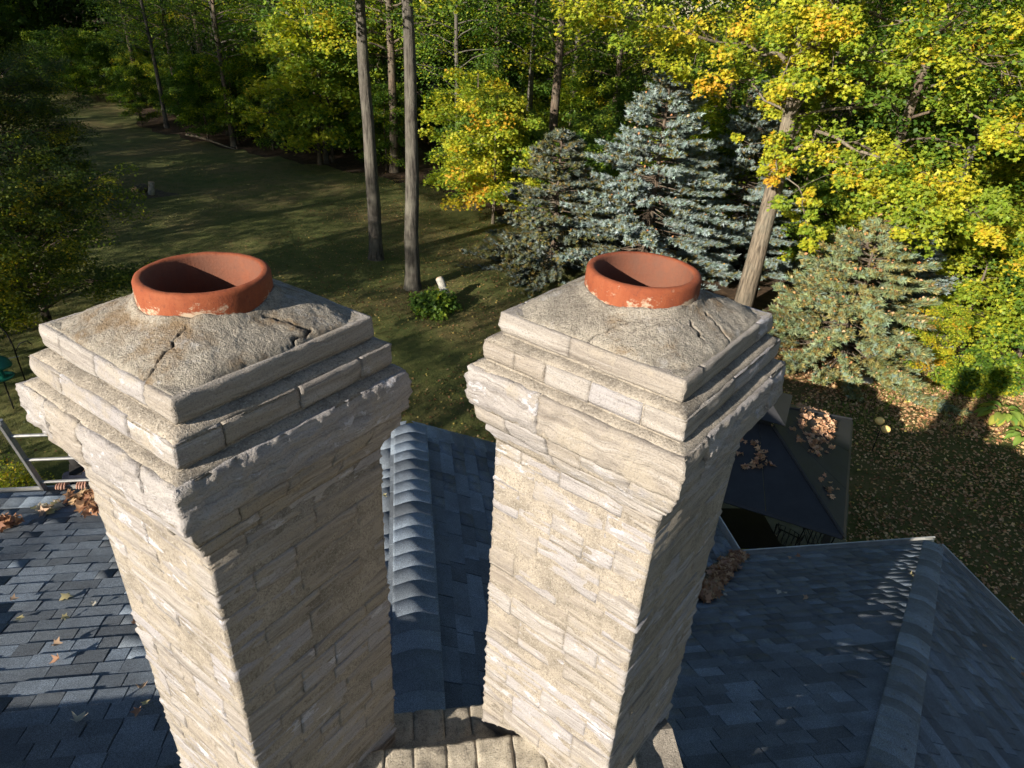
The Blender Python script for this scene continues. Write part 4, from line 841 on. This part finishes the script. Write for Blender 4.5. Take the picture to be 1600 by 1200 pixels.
def grass(n, xs, ys, cond, hgt, pal, name, label, seed):
    g = np.random.default_rng(seed); X = g.uniform(*xs, n); Y = g.uniform(*ys, n); k = cond(X, Y, g.uniform(size=n)); X = X[k]; Y = Y[k]; n = len(X); a = g.uniform(0, 6.283, n); h = hgt * g.uniform(0.5, 1.3, n); w = 0.10 * h + 0.006
    b = np.stack([X, Y, gheight(X, Y) + 0.02], -1); s = np.stack([np.cos(a), np.sin(a), 0 * a], -1); tip = b + np.stack([g.normal(size=n) * 0.5 * h, g.normal(size=n) * 0.5 * h, h], -1)
    V = np.stack([b - s * w[:, None], b + s * w[:, None], tip], 1).reshape(-1, 3); c = palette(g, n, pal, np.ones(len(pal)), None, 0.3)
    tag(obj(name, mesh_np(name, V, np.arange(len(V)).reshape(-1, 3), np.repeat(c, 3, 0)), M['leaf']), label, 'grass', kind='stuff')
grass(120000, (-24, 22), (8, 46), lambda X, Y, u: (Y < edge_y(X)) & (u < np.clip(14 / Y, 0, 1)) & (np.abs(X) < 0.95 * Y + 3), 0.075, [(0.04, 0.075, 0.012), (0.065, 0.10, 0.016), (0.10, 0.11, 0.03), (0.03, 0.05, 0.01)], 'grass_blades', 'short lawn grass', 4)
grass(5000, (9, 18), (17, 21), lambda X, Y, u: clump(X, Y, 0.9, 8) > 0.58, 0.15, [(0.10, 0.17, 0.03), (0.16, 0.20, 0.04), (0.30, 0.25, 0.10)], 'tall_grass', 'longer pale grass and weeds in the sunlit planting bed', 5)
# ------------------------------------------------------------------ pond
pw = on_ground(166, 113); MBp = MB(); MBp.add([(pw[0] + 5.0 * math.cos(a) * (1 + 0.15 * math.sin(3 * a)), pw[1] + 9 * math.sin(a), gz(*pw) + 0.45) for a in np.linspace(0, 6.283, 25)[:-1]], [tuple(range(24))])
tag(MBp.build('pond', M['water']), kind='structure')
# ------------------------------------------------------------------ gazebo
GZ = (5.08, 12.03, 0.0); GR = math.radians(-24.2)
mb = MB(); mb.box((-3.2, -5.2, 0.034), (2.6, 2.9, 0.075)); tag(mb.build('patio', M['patio'], None, loc=GZ, rot=(0, 0, GR)), kind='structure')
gzb = empty('gazebo', GZ, GR, 'gazebo with black metal hip roof and raised vent cap, strewn with leaves', 'gazebo')
for sx in (-1, 1):
    for sy in (-1, 1): MB().box((sx * 1.8 - 0.06, sy * 2.0 - 0.06, 0.075), (sx * 1.8 + 0.06, sy * 2.0 + 0.06, 2.46)).build('post', M['blackm'], gzb)
def panel(P, name='roof_panel', mt='blackm', th=0.02):
    P = np.array(P, float); n = np.cross(P[1] - P[0], P[2] - P[0]); n /= np.linalg.norm(n); k = len(P)
    MB().add(np.concatenate([P, P - n * th]), [tuple(range(k)), tuple(range(2 * k - 1, k - 1, -1))] + [(i, i + k, (i + 1) % k + k, (i + 1) % k) for i in range(k)]).build(name, M[mt], gzb)
ex, ey, ix, iy, ze, zi = 2.0, 2.2, 0.42, 0.47, 2.5, 3.28
for sg in (1, -1):                               # each side: three sheet panels with standing gaps
    fr = [-1, -0.33, 0.34, 1]
    for f0, f1 in zip(fr[:-1], fr[1:]):
        def pt(f, inner, side):
            if side == 'y': return (f * (ix if inner else ex) * 1.0, sg * (iy if inner else ey), zi if inner else ze)
            return (sg * (ix if inner else ex), f * (iy if inner else ey), zi if inner else ze)
        for side in 'xy':
            e = 0.004; P = [pt(f0 + e, 0, side), pt(f1 - e, 0, side), pt(f1 - e, 1, side), pt(f0 + e, 1, side)]
            if (side == 'y') == (sg > 0): P = P[::-1]
            panel(P)
for sx in (-1, 1):
    for sy in (-1, 1): MB().tube([(sx * ex, sy * ey, ze + 0.012), (sx * ix, sy * iy, zi + 0.02)], 0.028, 6).build('hip_trim', M['blackm'], gzb)
mb = MB()
for (x0, y0, x1, y1) in ((-ex, -ey, ex, -ey), (ex, -ey, ex, ey), (ex, ey, -ex, ey), (-ex, ey, -ex, -ey)): mb.tube([(x0, y0, ze - 0.05), (x1, y1, ze - 0.05)], 0.05, 4)
mb.build('fascia', M['blackm'], gzb); MB().box((-ix + 0.05, -iy + 0.05, zi - 0.1), (ix - 0.05, iy - 0.05, zi + 0.24)).build('vent_neck', M['blackm'], gzb)
for k in range(4):
    c4 = [(-0.62, -0.68), (0.62, -0.68), (0.62, 0.68), (-0.62, 0.68)]; a, b = c4[k], c4[(k + 1) % 4]; panel([(*a, zi + 0.22), (*b, zi + 0.22), (0, 0, zi + 0.58)], 'cap_panel')
# patio furniture
def chair(x, y, rz, label):
    c = empty('patio_chair', (x, y, 0.075), rz, label, 'chair', 'wrought-iron patio chairs'); m = MB()
    for k in range(5): m.tube([(-0.2 + 0.1 * k, -0.22, 0.45), (-0.2 + 0.1 * k, 0.22, 0.45)], 0.008, 5)
    m.tube([(-0.24, -0.24, 0.45), (0.24, -0.24, 0.45), (0.24, 0.24, 0.45), (-0.24, 0.24, 0.45), (-0.24, -0.24, 0.45)], 0.014, 6); m.build('seat', M['iron'], c)
    for sx in (-1, 1):
        MB().tube([(sx * 0.22, -0.22, 0.45), (sx * 0.26, -0.26, 0.0)], 0.013, 6).build('leg', M['iron'], c); MB().tube([(sx * 0.22, 0.22, 0.45), (sx * 0.26, 0.28, 0.0)], 0.013, 6).build('leg', M['iron'], c)
        MB().tube([(sx * 0.25, 0.22, 0.68), (sx * 0.28, -0.12, 0.68), (sx * 0.25, -0.2, 0.45)], 0.013, 6).build('armrest', M['iron'], c)
    m = MB(); m.tube([(-0.23, 0.23, 0.45), (-0.24, 0.30, 0.95), (0, 0.33, 1.03), (0.24, 0.30, 0.95), (0.23, 0.23, 0.45)], 0.014, 6)
    for k in range(4): m.tube([(-0.15 + 0.1 * k, 0.24, 0.45), (-0.15 + 0.1 * k, 0.31, 0.99)], 0.008, 5)
    m.build('backrest', M['iron'], c)
def gl(x, y): return (GZ[0] + math.cos(GR) * x - math.sin(GR) * y, GZ[1] + math.sin(GR) * x + math.cos(GR) * y)
chair(*(on_ground(1222, 866) * 0.99), GR + 2.9, 'black iron chair under the gazebo edge, left of the pair'); chair(*(on_ground(1268, 862) * 0.99), GR + 3.4, 'black iron chair under the gazebo edge, nearer the corner post')
tb = empty('patio_table', (*(on_ground(1150, 862) * 0.99), 0.075), GR + 0.5, 'square dark patio table half under the gazebo roof', 'table')
MB().box((-0.62, -0.62, 0.70), (0.62, 0.62, 0.74)).build('tabletop', M['iron'], tb)
for sx in (-1, 1):
    for sy in (-1, 1): MB().tube([(sx * 0.5, sy * 0.5, 0.70), (sx * 0.54, sy * 0.54, 0.35), (sx * 0.5, sy * 0.5, 0)], 0.018, 6).build('leg', M['iron'], tb)
# ------------------------------------------------------------------ garden light with two cream globes
lx, ly = on_ground(1361, 708); lt = empty('garden_light', (lx, ly, 0.02), 0.3, 'black garden stake with two round cream globes beside the gazebo', 'garden light')
m = MB(); m.tube([(0, 0, -0.1), (0.01, 0, 0.5), (0, 0, 0.72)], 0.014, 8); m.tube([(0, 0, 0.55), (0.02, 0.10, 0.72), (0.03, 0.13, 0.86)], 0.010, 6); m.tube([(0, 0, 0.55), (0.05, -0.08, 0.66), (0.07, -0.11, 0.74)], 0.010, 6); m.tube([(0, 0, 0.6), (-0.12, 0.02, 0.72), (-0.16, 0.02, 0.70)], 0.012, 6); m.build('stake', M['iron'], lt, True)
for c in ((0.03, 0.13, 0.94), (0.07, -0.11, 0.82)): MB().lathe([(0.001, -0.085), (0.06, -0.075), (0.11, -0.02), (0.122, 0.03), (0.10, 0.085), (0.05, 0.115), (0.001, 0.122)], 20, c).build('globe', M['cream'], lt, True)
# ------------------------------------------------------------------ bird feeder and hook on the left
fx, fy = on_ground(22, 640); fd = empty('bird_feeder', (fx, fy, 0.02), 0, 'green domed bird feeder on a dark pole at the left edge', 'bird feeder')
MB().tube([(0, 0, -0.1), (0, 0, 1.55)], 0.018, 8).build('pole', M['iron'], fd); MB().lathe([(0.001, 1.62), (0.12, 1.60), (0.24, 1.52), (0.31, 1.38), (0.325, 1.33), (0.30, 1.335), (0.001, 1.50)], 28).build('dome', M['green'], fd, True)
MB().lathe([(0.001, 0.98), (0.26, 0.98), (0.29, 1.03), (0.27, 1.03), (0.24, 1.0), (0.07, 1.0), (0.075, 1.34), (0.001, 1.36)], 24).build('seed_tray', M['green'], fd, True)
hx, hy = on_ground(50, 625); hk = empty('shepherd_hook', (hx, hy, 0.02), 0.6, 'black curled shepherd hook beside the green feeder', 'hook')
MB().tube([(0, 0, -0.1), (0, 0, 1.7), (-0.05, 0, 2.1), (-0.16, 0, 2.32), (-0.30, 0, 2.36), (-0.40, 0, 2.24), (-0.40, 0, 2.08), (-0.33, 0, 2.02)], [0.018, 0.018, 0.02, 0.022, 0.022, 0.02, 0.018, 0.014], 8).build('hook_rod', M['iron'], hk, True); MB().tube([(0, 0, 1.5), (0.16, 0, 1.72), (0.34, 0, 1.76), (0.42, 0, 1.62)], [0.014] * 4, 7).build('side_arm', M['iron'], hk, True)
MB().tube([(0.05, 0, 1.35), (-0.9, 0.1, 1.28)], 0.015, 6).build('cross_bar', M['alu'], hk)
# ------------------------------------------------------------------ ladder and the person on it
def lad(a, t): return hc(a + 0.315, 4.965 - 0.27 * t, -3.745 + t)            # t = metres above the gutter along the height
lo = hc(-3.045, 4.965 + 0.27 * 6.64, -CAMZ); ladder = empty('ladder', lo, 0, 'aluminium extension ladder leaning on the left gutter', 'ladder'); L0 = np.array(ladder.location)
for a in (-3.36, -2.94):
    P0 = lad(a, -6.62) - L0; P1 = lad(a, 0.80) - L0; V = []
    for p in (P0, P1):
        for da, db in ((-0.010, -0.028), (0.010, -0.028), (0.010, 0.028), (-0.010, 0.028)): V.append(p + da * AX + db * BX)
    MB().add(V, [(0, 1, 5, 4), (1, 2, 6, 5), (2, 3, 7, 6), (3, 0, 4, 7), (4, 5, 6, 7)]).build('rail', M['alu'], ladder); MB().tube([P1 - np.array([0, 0, 0.02]), P1 + np.array([0, 0, 0.03])], 0.022, 8).build('end_cap', M['alu'], ladder)
for k in range(24): t = 0.66 - 0.28 * k; MB().tube([lad(-3.35, t) - L0, lad(-2.95, t) - L0], 0.013, 8).build('rung', M['alu'], ladder)
pz = hc(-3.15, 5.95, -4.09); pe = empty('person', lad(-3.15, -1.80) + 0.10 * BX, 0, 'person in dark clothes on the ladder, hands gripping a rung at the gutter', 'person'); E0 = np.array(pe.location)
def skin(name, J, E, R, mt, sub=2):
    me = bpy.data.meshes.new(name); me.from_pydata([tuple(j) for j in J], E, []); o = obj(name, me, mt, pe)
    md = o.modifiers.new('s', 'SKIN'); sv = me.skin_vertices[0].data
    for v, r in zip(sv, R): v.radius = (r, r) if not hasattr(r, '__len__') else r
    sv[0].use_root = True; md.use_smooth_shade = True; ss = o.modifiers.new('u', 'SUBSURF'); ss.levels = sub; ss.render_levels = sub; return o
def W(a, b, z): return hc(a + 0.315, b - 0.585, z + 0.345) - E0
hb = 5.56; hz = -4.085
J = [W(-3.15, 5.98, -4.95), W(-3.15, 5.98, -4.72), W(-3.15, 5.93, -4.42), W(-3.15, 5.90, -4.22), W(-3.15, 5.87, -4.13), W(-3.35, 5.92, -4.25), W(-3.38, 5.86, -4.40), W(-3.235, hb + 0.10, hz - 0.03), W(-2.95, 5.92, -4.25), W(-2.92, 5.86, -4.40), W(-3.075, hb + 0.10, hz - 0.03),
     W(-3.25, 5.99, -5.02), W(-3.26, 5.80, -5.40), W(-3.25, 5.98, -5.85), W(-3.05, 5.99, -5.02), W(-3.04, 5.86, -5.42), W(-3.05, 5.98, -5.85)]
skin('clothed_body', J, [(0, 1), (1, 2), (2, 3), (3, 4), (3, 5), (5, 6), (6, 7), (3, 8), (8, 9), (9, 10), (0, 11), (11, 12), (12, 13), (0, 14), (14, 15), (15, 16)], [0.16, 0.17, 0.18, 0.13, 0.065, 0.075, 0.05, 0.038, 0.075, 0.05, 0.038, 0.10, 0.075, 0.06, 0.10, 0.075, 0.06], M['navy'])
hd = MB(); hd.lathe([(0.001, -0.115), (0.05, -0.105), (0.072, -0.06), (0.08, 0.0), (0.083, 0.04), (0.07, 0.09), (0.035, 0.12), (0.001, 0.125)], 20); head = hd.build('head', M['skin'], pe, True, loc=W(-3.15, 5.83, -3.99), rot=(0.35, 0, YAW)); head.scale = (0.92, 1.12, 1)
mb = MB(); mb.tube([(0, -0.075, -0.005), (0, -0.105, -0.03)], [0.008, 0.014], 6)
for sx in (-1, 1): mb.lathe([(0.001, -0.03), (0.012, -0.02), (0.014, 0.01), (0.001, 0.03)], 8, (sx * 0.085, 0.0, 0.0)); mb.lathe([(0.001, -0.008), (0.009, 0.0), (0.001, 0.008)], 8, (sx * 0.03, -0.076, 0.02))
mb.tube([(-0.025, -0.075, -0.06), (0.025, -0.075, -0.06)], 0.006, 6); mb.build('face', M['skin'], head, True)
MB().lathe([(0.090, 0.02), (0.094, 0.05), (0.088, 0.09), (0.06, 0.125), (0.001, 0.14)], 20).build('cap', M['cap'], head, True)
m = MB(); m.add([(-0.075, -0.07, 0.035), (0.075, -0.07, 0.035), (0.05, -0.16, 0.02), (-0.05, -0.16, 0.02), (-0.075, -0.07, 0.045), (0.075, -0.07, 0.045), (0.05, -0.16, 0.028), (-0.05, -0.16, 0.028)], [(0, 1, 2, 3), (7, 6, 5, 4), (0, 4, 5, 1), (1, 5, 6, 2), (2, 6, 7, 3), (3, 7, 4, 0)]); m.build('cap_brim', M['cap'], head)
for sx, ca in ((-1, -3.235), (1, -3.075)):
    J = [W(ca, hb + 0.11, hz - 0.025), W(ca, hb + 0.06, hz + 0.018)]; E = [(0, 1)]; Rr = [(0.030, 0.022), (0.036, 0.016)]
    for f, (da, ln) in enumerate(((-0.030, 0.9), (-0.010, 1.0), (0.010, 1.0), (0.030, 0.85))):
        i = len(J); J += [W(ca + da, hb + 0.025, hz + 0.030), W(ca + da * 1.05, hb + 0.025 - 0.040 * ln, hz + 0.022), W(ca + da * 1.05, hb + 0.020 - 0.052 * ln, hz - 0.006)]; E += [(1, i), (i, i + 1), (i + 1, i + 2)]; Rr += [0.0105, 0.009, 0.008]
    i = len(J); J += [W(ca - sx * 0.038, hb + 0.045, hz + 0.0), W(ca - sx * 0.046, hb + 0.01, hz - 0.016)]; E += [(1, i), (i, i + 1)]; Rr += [0.012, 0.009]
    skin('hand', J, E, Rr, M['skin'])
# ------------------------------------------------------------------ logs, stump, fallen pole
def log(px, py, L, r, tilt, rz, label, mt='bark', name='log', seed=0):
    rnd.seed(seed); x, y = on_ground(px, py); d = np.array([math.cos(tilt) * math.cos(rz), math.cos(tilt) * math.sin(rz), math.sin(tilt)]); t = empty(name, (x, y, gz(x, y) + 0.03), 0, label, 'log')
    n = 7; z0 = r * abs(math.cos(tilt)); P = [np.array([0, 0, z0]) + d * L * i / n + np.array([rnd.uniform(-1, 1), rnd.uniform(-1, 1), rnd.uniform(-1, 1)]) * r * 0.08 for i in range(n + 1)]
    MB().tube(P, [r * rnd.uniform(0.93, 1.07) for _ in P], 14, False, 0.04).build('log_bark', M[mt], t, True)
    for p, s in ((P[0], -1), (P[-1], 1)): MB().tube([p - d * 0.01 * s, p + d * 0.012 * s], r * 0.93, 14).build('cut_end', M['wood'], t)
log(212, 302, 0.75, 0.24, 0.0, 1.35, 'short cut log lying with its pale end showing, in the bare patch', 'bark2', seed=1); log(236, 303, 0.7, 0.17, 1.35, 0.6, 'grey log standing upright in the bare patch', 'birch', seed=2); log(226, 308, 0.6, 0.12, 0.05, 2.9, 'small log lying before the upright one', 'bark2', seed=3)
dx, dy = on_ground(228, 303); MBd = MB(); MBd.add([(dx + (1.5 + 0.3 * math.sin(5 * a)) * math.cos(a), dy + (1.3 + 0.3 * math.cos(3 * a)) * math.sin(a), gz(dx, dy) + 0.045) for a in np.linspace(0, 6.283, 33)[:-1]], [tuple(range(32))]); tag(MBd.build('bare_patch', M['dirt']), kind='structure')
log(700, 474, 0.95, 0.16, 0.75, 2.2, 'pale weathered stump leaning out of the green shrub', 'birch', 'stump', 4)
p0, p1 = on_ground(290, 204), on_ground(425, 242); fl = empty('fallen_log', (p0[0], p0[1], gz(*p0) + 0.1), 0, 'long thin fallen trunk lying along the edge of the woods', 'log'); m = MB(); P = [np.array([(p1 - p0)[0] * t, (p1 - p0)[1] * t, 0.05 + 0.10 * math.sin(7 * t)]) for t in np.linspace(0, 1, 9)]; m.tube(P, np.linspace(0.10, 0.04, 9), 8); m.build('log_bark', M['bark'], fl, True); MB().tube([P[5], P[5] + np.array([-0.6, 0.9, 0.5])], [0.035, 0.01], 5).build('branch_stub', M['bark'], fl)
for i, (px, py, s) in enumerate([(1330, 592, 0.32), (1352, 598, 0.2), (1408, 588, 0.25)]):
    V, F = box_surface((-1, -1, -1), (1, 1, 1), 0.34); V = unit(V) * (1 + 0.5 * fbm(V * 1.6 + i * 5, 3, 3))[:, None] * s * np.array([1.2, 0.9, 0.6]); x, y = on_ground(px, py)
    tag(obj('rock', mesh_np('rock', V, F, smooth=True), M['rock'], None, (x, y, 0.08)), ['largest grey rock at the foot of the low spruce', 'smallest grey rock beside the larger one in the bed', 'grey rock nearest the golden bush'][i], 'rock', 'rocks along the bed')
# ------------------------------------------------------------------ fallen leaves on the roofs
def roof_at(px, py, zf):
    d = np.array(FW) + (px - 800) / 1050.8 * np.array(XR) - (py - 600) / 1050.8 * np.array(UR); f = lambda s: d[2] * s - zf(float(d @ AX) * s, float(d @ BX) * s); a, b = f(1.0), f(2.0); s = 1 + a / (a - b); p = d * s; return np.array([p[0], p[1], p[2] + CAMZ])
g = np.random.default_rng(91); rnd.seed(91)
def one_leaf(px, py, zf, s, col, label, upn=(0, 0, 1), curl=1.5):
    p = roof_at(px, py, zf) + np.array([0, 0, 0.03]); T = MAPLE.copy(); r = np.hypot(T[:, 0], T[:, 1] - 0.4); T[:, 2] = T[:, 2] * curl + 0.6 * r * r * rnd.choice((-1, 1, 1)) + 0.35 * T[:, 0] * T[:, 0] * rnd.uniform(0, 1.5); T[:, 1] -= 0.35; T *= s * 0.6
    c = np.tile(np.array(col), (len(T), 1)) * g.uniform(0.85, 1.15, (len(T), 1)); o = obj('fallen_leaf', mesh_np('fallen_leaf', T, MAPLE_F, c), M['dry'], None, p, (rnd.uniform(-0.45, 0.1), rnd.uniform(-0.3, 0.3), rnd.uniform(0, 6.28)))
    tag(o, label, 'leaf', 'single leaves on the roof')
tan, yel, rus, pal = (0.36, 0.25, 0.17), (0.44, 0.38, 0.20), (0.28, 0.16, 0.10), (0.44, 0.41, 0.34)
for px, py, zf, s, c, lb in [(104, 937, zPL, 0.13, yel, 'largest pale yellow leaf on the left roof slope'), (24, 942, zPL, 0.075, tan, 'tan leaf lying above the ochre one near the left edge of the roof'), (33, 970, zPL, 0.075, yel, 'ochre curled leaf near the left edge of the roof'), (104, 969, zPL, 0.07, yel, 'small yellow leaf just below the largest pale one'), (148, 949, zPL, 0.05, pal, 'tiny pale leaf between the largest leaf and the chimney'),
    (92, 1012, zPL, 0.085, tan, 'tan leaf arched on edge in the middle of the left slope'), (90, 1037, zPL, 0.085, rus, 'russet crumpled leaf below the arched tan leaf'), (225, 1080, zPL, 0.085, tan, 'thin curled leaf lying close by the left chimney face'), (229, 1103, zPL, 0.06, yel, 'small ochre leaf at the shadow edge by the left chimney'), (217, 1119, zPL, 0.075, rus, 'crumpled brown leaf just inside the shadow by the left chimney'), (212, 979, zPL, 0.06, rus, 'russet leaf touching the left chimney edge'),
    (127, 1130, zPL, 0.11, pal, 'large pale grey leaf at the shadow edge of the left slope'), (1119, 926, zPR, 0.07, pal, 'pale leaf just below the valley pile'), (1132, 932, zPR, 0.075, pal, 'second pale leaf below the valley pile, to the right'), (1215, 929, zPR, 0.085, pal, 'pale leaf of a touching pair on the right slope'), (1226, 929, zPR, 0.06, pal, 'smaller leaf of a touching pair on the right slope'), (1258, 938, zPR, 0.085, tan, 'flat tan leaf alone on the right slope'), (1423, 902, zPR, 0.10, yel, 'yellow leaf beside the hip caps'),
    (1536, 1012, zPE, 0.08, tan, 'tan leaf in the middle of the far right roof slope'), (1580, 1033, zPE, 0.08, yel, 'yellow-brown leaf near the right edge of the roof'), (1597, 1057, zPE, 0.08, rus, 'russet leaf cut by the right edge of the picture'), (1233, 874, zPR, 0.08, tan, 'tan leaf caught at the far gutter, left one'), (1246, 872, zPR, 0.09, rus, 'russet leaf caught at the far gutter, right one'), (601, 779, zWL, 0.06, yel, 'lone yellow leaf on the sunlit slope between the chimneys')]: one_leaf(px, py, zf, s, c, lb)
def pile(pts, zf, n, spread, s0, s1, pal_, w, label, hgt=0.06, name='leaf_pile', world=None):
    P = []
    for i in range(n):
        k = rnd.randrange(len(pts)); q = (world(*pts[k]) if world else roof_at(pts[k][0], pts[k][1], zf)) + np.array([g.normal() * spread, g.normal() * spread, 0]); P.append(q)
    P = np.array(P)
    if world is None:
        rel = np.array([(p - np.array([0, 0, CAMZ])) for p in P]); P[:, 2] = np.array([zf(float(r[:3] @ AX), float(r[:3] @ BX)) for r in rel]) + CAMZ + 0.03 + g.uniform(0, hgt, n)
    o = P.mean(0); V, F, c = leaf_cloud(g, P - o, np.array([0, 0, 1.0]) + 0.55 * g.normal(size=(n, 3)), g.uniform(s0, s1, n), palette(g, n, pal_, w, None, 0.25), 'maple')
    tag(obj(name, mesh_np(name, V, F, c), M['dry'], None, o), label, 'leaves', 'piles of dry leaves', 'stuff')
BRN = [(0.30, 0.16, 0.09), (0.40, 0.24, 0.14), (0.22, 0.11, 0.06), (0.46, 0.30, 0.18)]
pile([(8, 822), (20, 824), (0, 828), (14, 829)], zPL, 50, 0.04, 0.055, 0.085, BRN, (3, 2, 3, 1), 'brown leaf pile at the left edge of the roof'); pile([(70, 800), (80, 797), (88, 796), (66, 805)], zPL, 18, 0.03, 0.06, 0.09, [pal, tan, yel], (2, 2, 1), 'few pale leaves beside the eave caps', 0.03)
pile([(120, 787), (135, 783), (150, 786), (146, 795), (152, 803)], zPL, 80, 0.04, 0.055, 0.09, BRN, (3, 3, 2, 1), 'brown leaf pile against the left chimney at the eave')
zV = lambda a, b: max(zPR(a, b), zWR(a, b))
pile([(1153, 873), (1146, 880), (1140, 890), (1132, 898), (1126, 906), (1118, 914), (1110, 922), (1103, 930), (1097, 938), (1134, 886), (1122, 896)], zPR, 520, 0.04, 0.05, 0.085, BRN, (3, 3, 2, 2), 'long drift of brown leaves filling the right roof valley', 0.06)
GM = Matrix.Translation(GZ) @ Matrix.Rotation(GR, 4, 'Z')
def gaz(u, v):                                       # point on the gazebo roof, in its own plan
    t = max((abs(u) - ix) / (ex - ix), (abs(v) - iy) / (ey - iy)); z = zi + (ze - zi) * t + 0.035; return np.array(GM @ Vector((u, v, z)))
GT = [(0.52, 0.30, 0.17), (0.58, 0.38, 0.24), (0.40, 0.22, 0.12)]
pile([(1.2 + rnd.gauss(0, 0.2), 0.5 + rnd.gauss(0, 0.48)) for _ in range(60)] + [(1.48 + rnd.gauss(0, 0.1), 1.1 + rnd.gauss(0, 0.25)) for _ in range(20)], None, 420, 0.03, 0.07, 0.12, GT, (3, 3, 1), 'big scatter of tan leaves on the sunlit gazebo slope', world=gaz)
pile([(0.25 + rnd.gauss(0, 0.14), -1.25 + rnd.gauss(0, 0.2)) for _ in range(24)], None, 70, 0.03, 0.08, 0.13, GT, (2, 2, 2), 'small heap of leaves on the shaded gazebo slope', world=gaz); pile([(-0.35 + rnd.gauss(0, 0.16), -0.95 + rnd.gauss(0, 0.07)) for _ in range(12)], None, 30, 0.03, 0.08, 0.13, GT, (2, 2, 2), 'few leaves high on the shaded gazebo slope near the chimney', world=gaz)
pile([(1.57 + rnd.gauss(0, 0.07), -1.1 + rnd.gauss(0, 0.14)) for _ in range(8)], None, 16, 0.03, 0.08, 0.12, GT, (2, 2, 2), 'little group of leaves at the gazebo corner slope', world=gaz); pile([(rnd.uniform(-0.3, 1.2), 1.95) for _ in range(20)], None, 70, 0.05, 0.08, 0.13, GT, (3, 3, 1), 'row of leaves along the far gazebo edge', world=gaz)
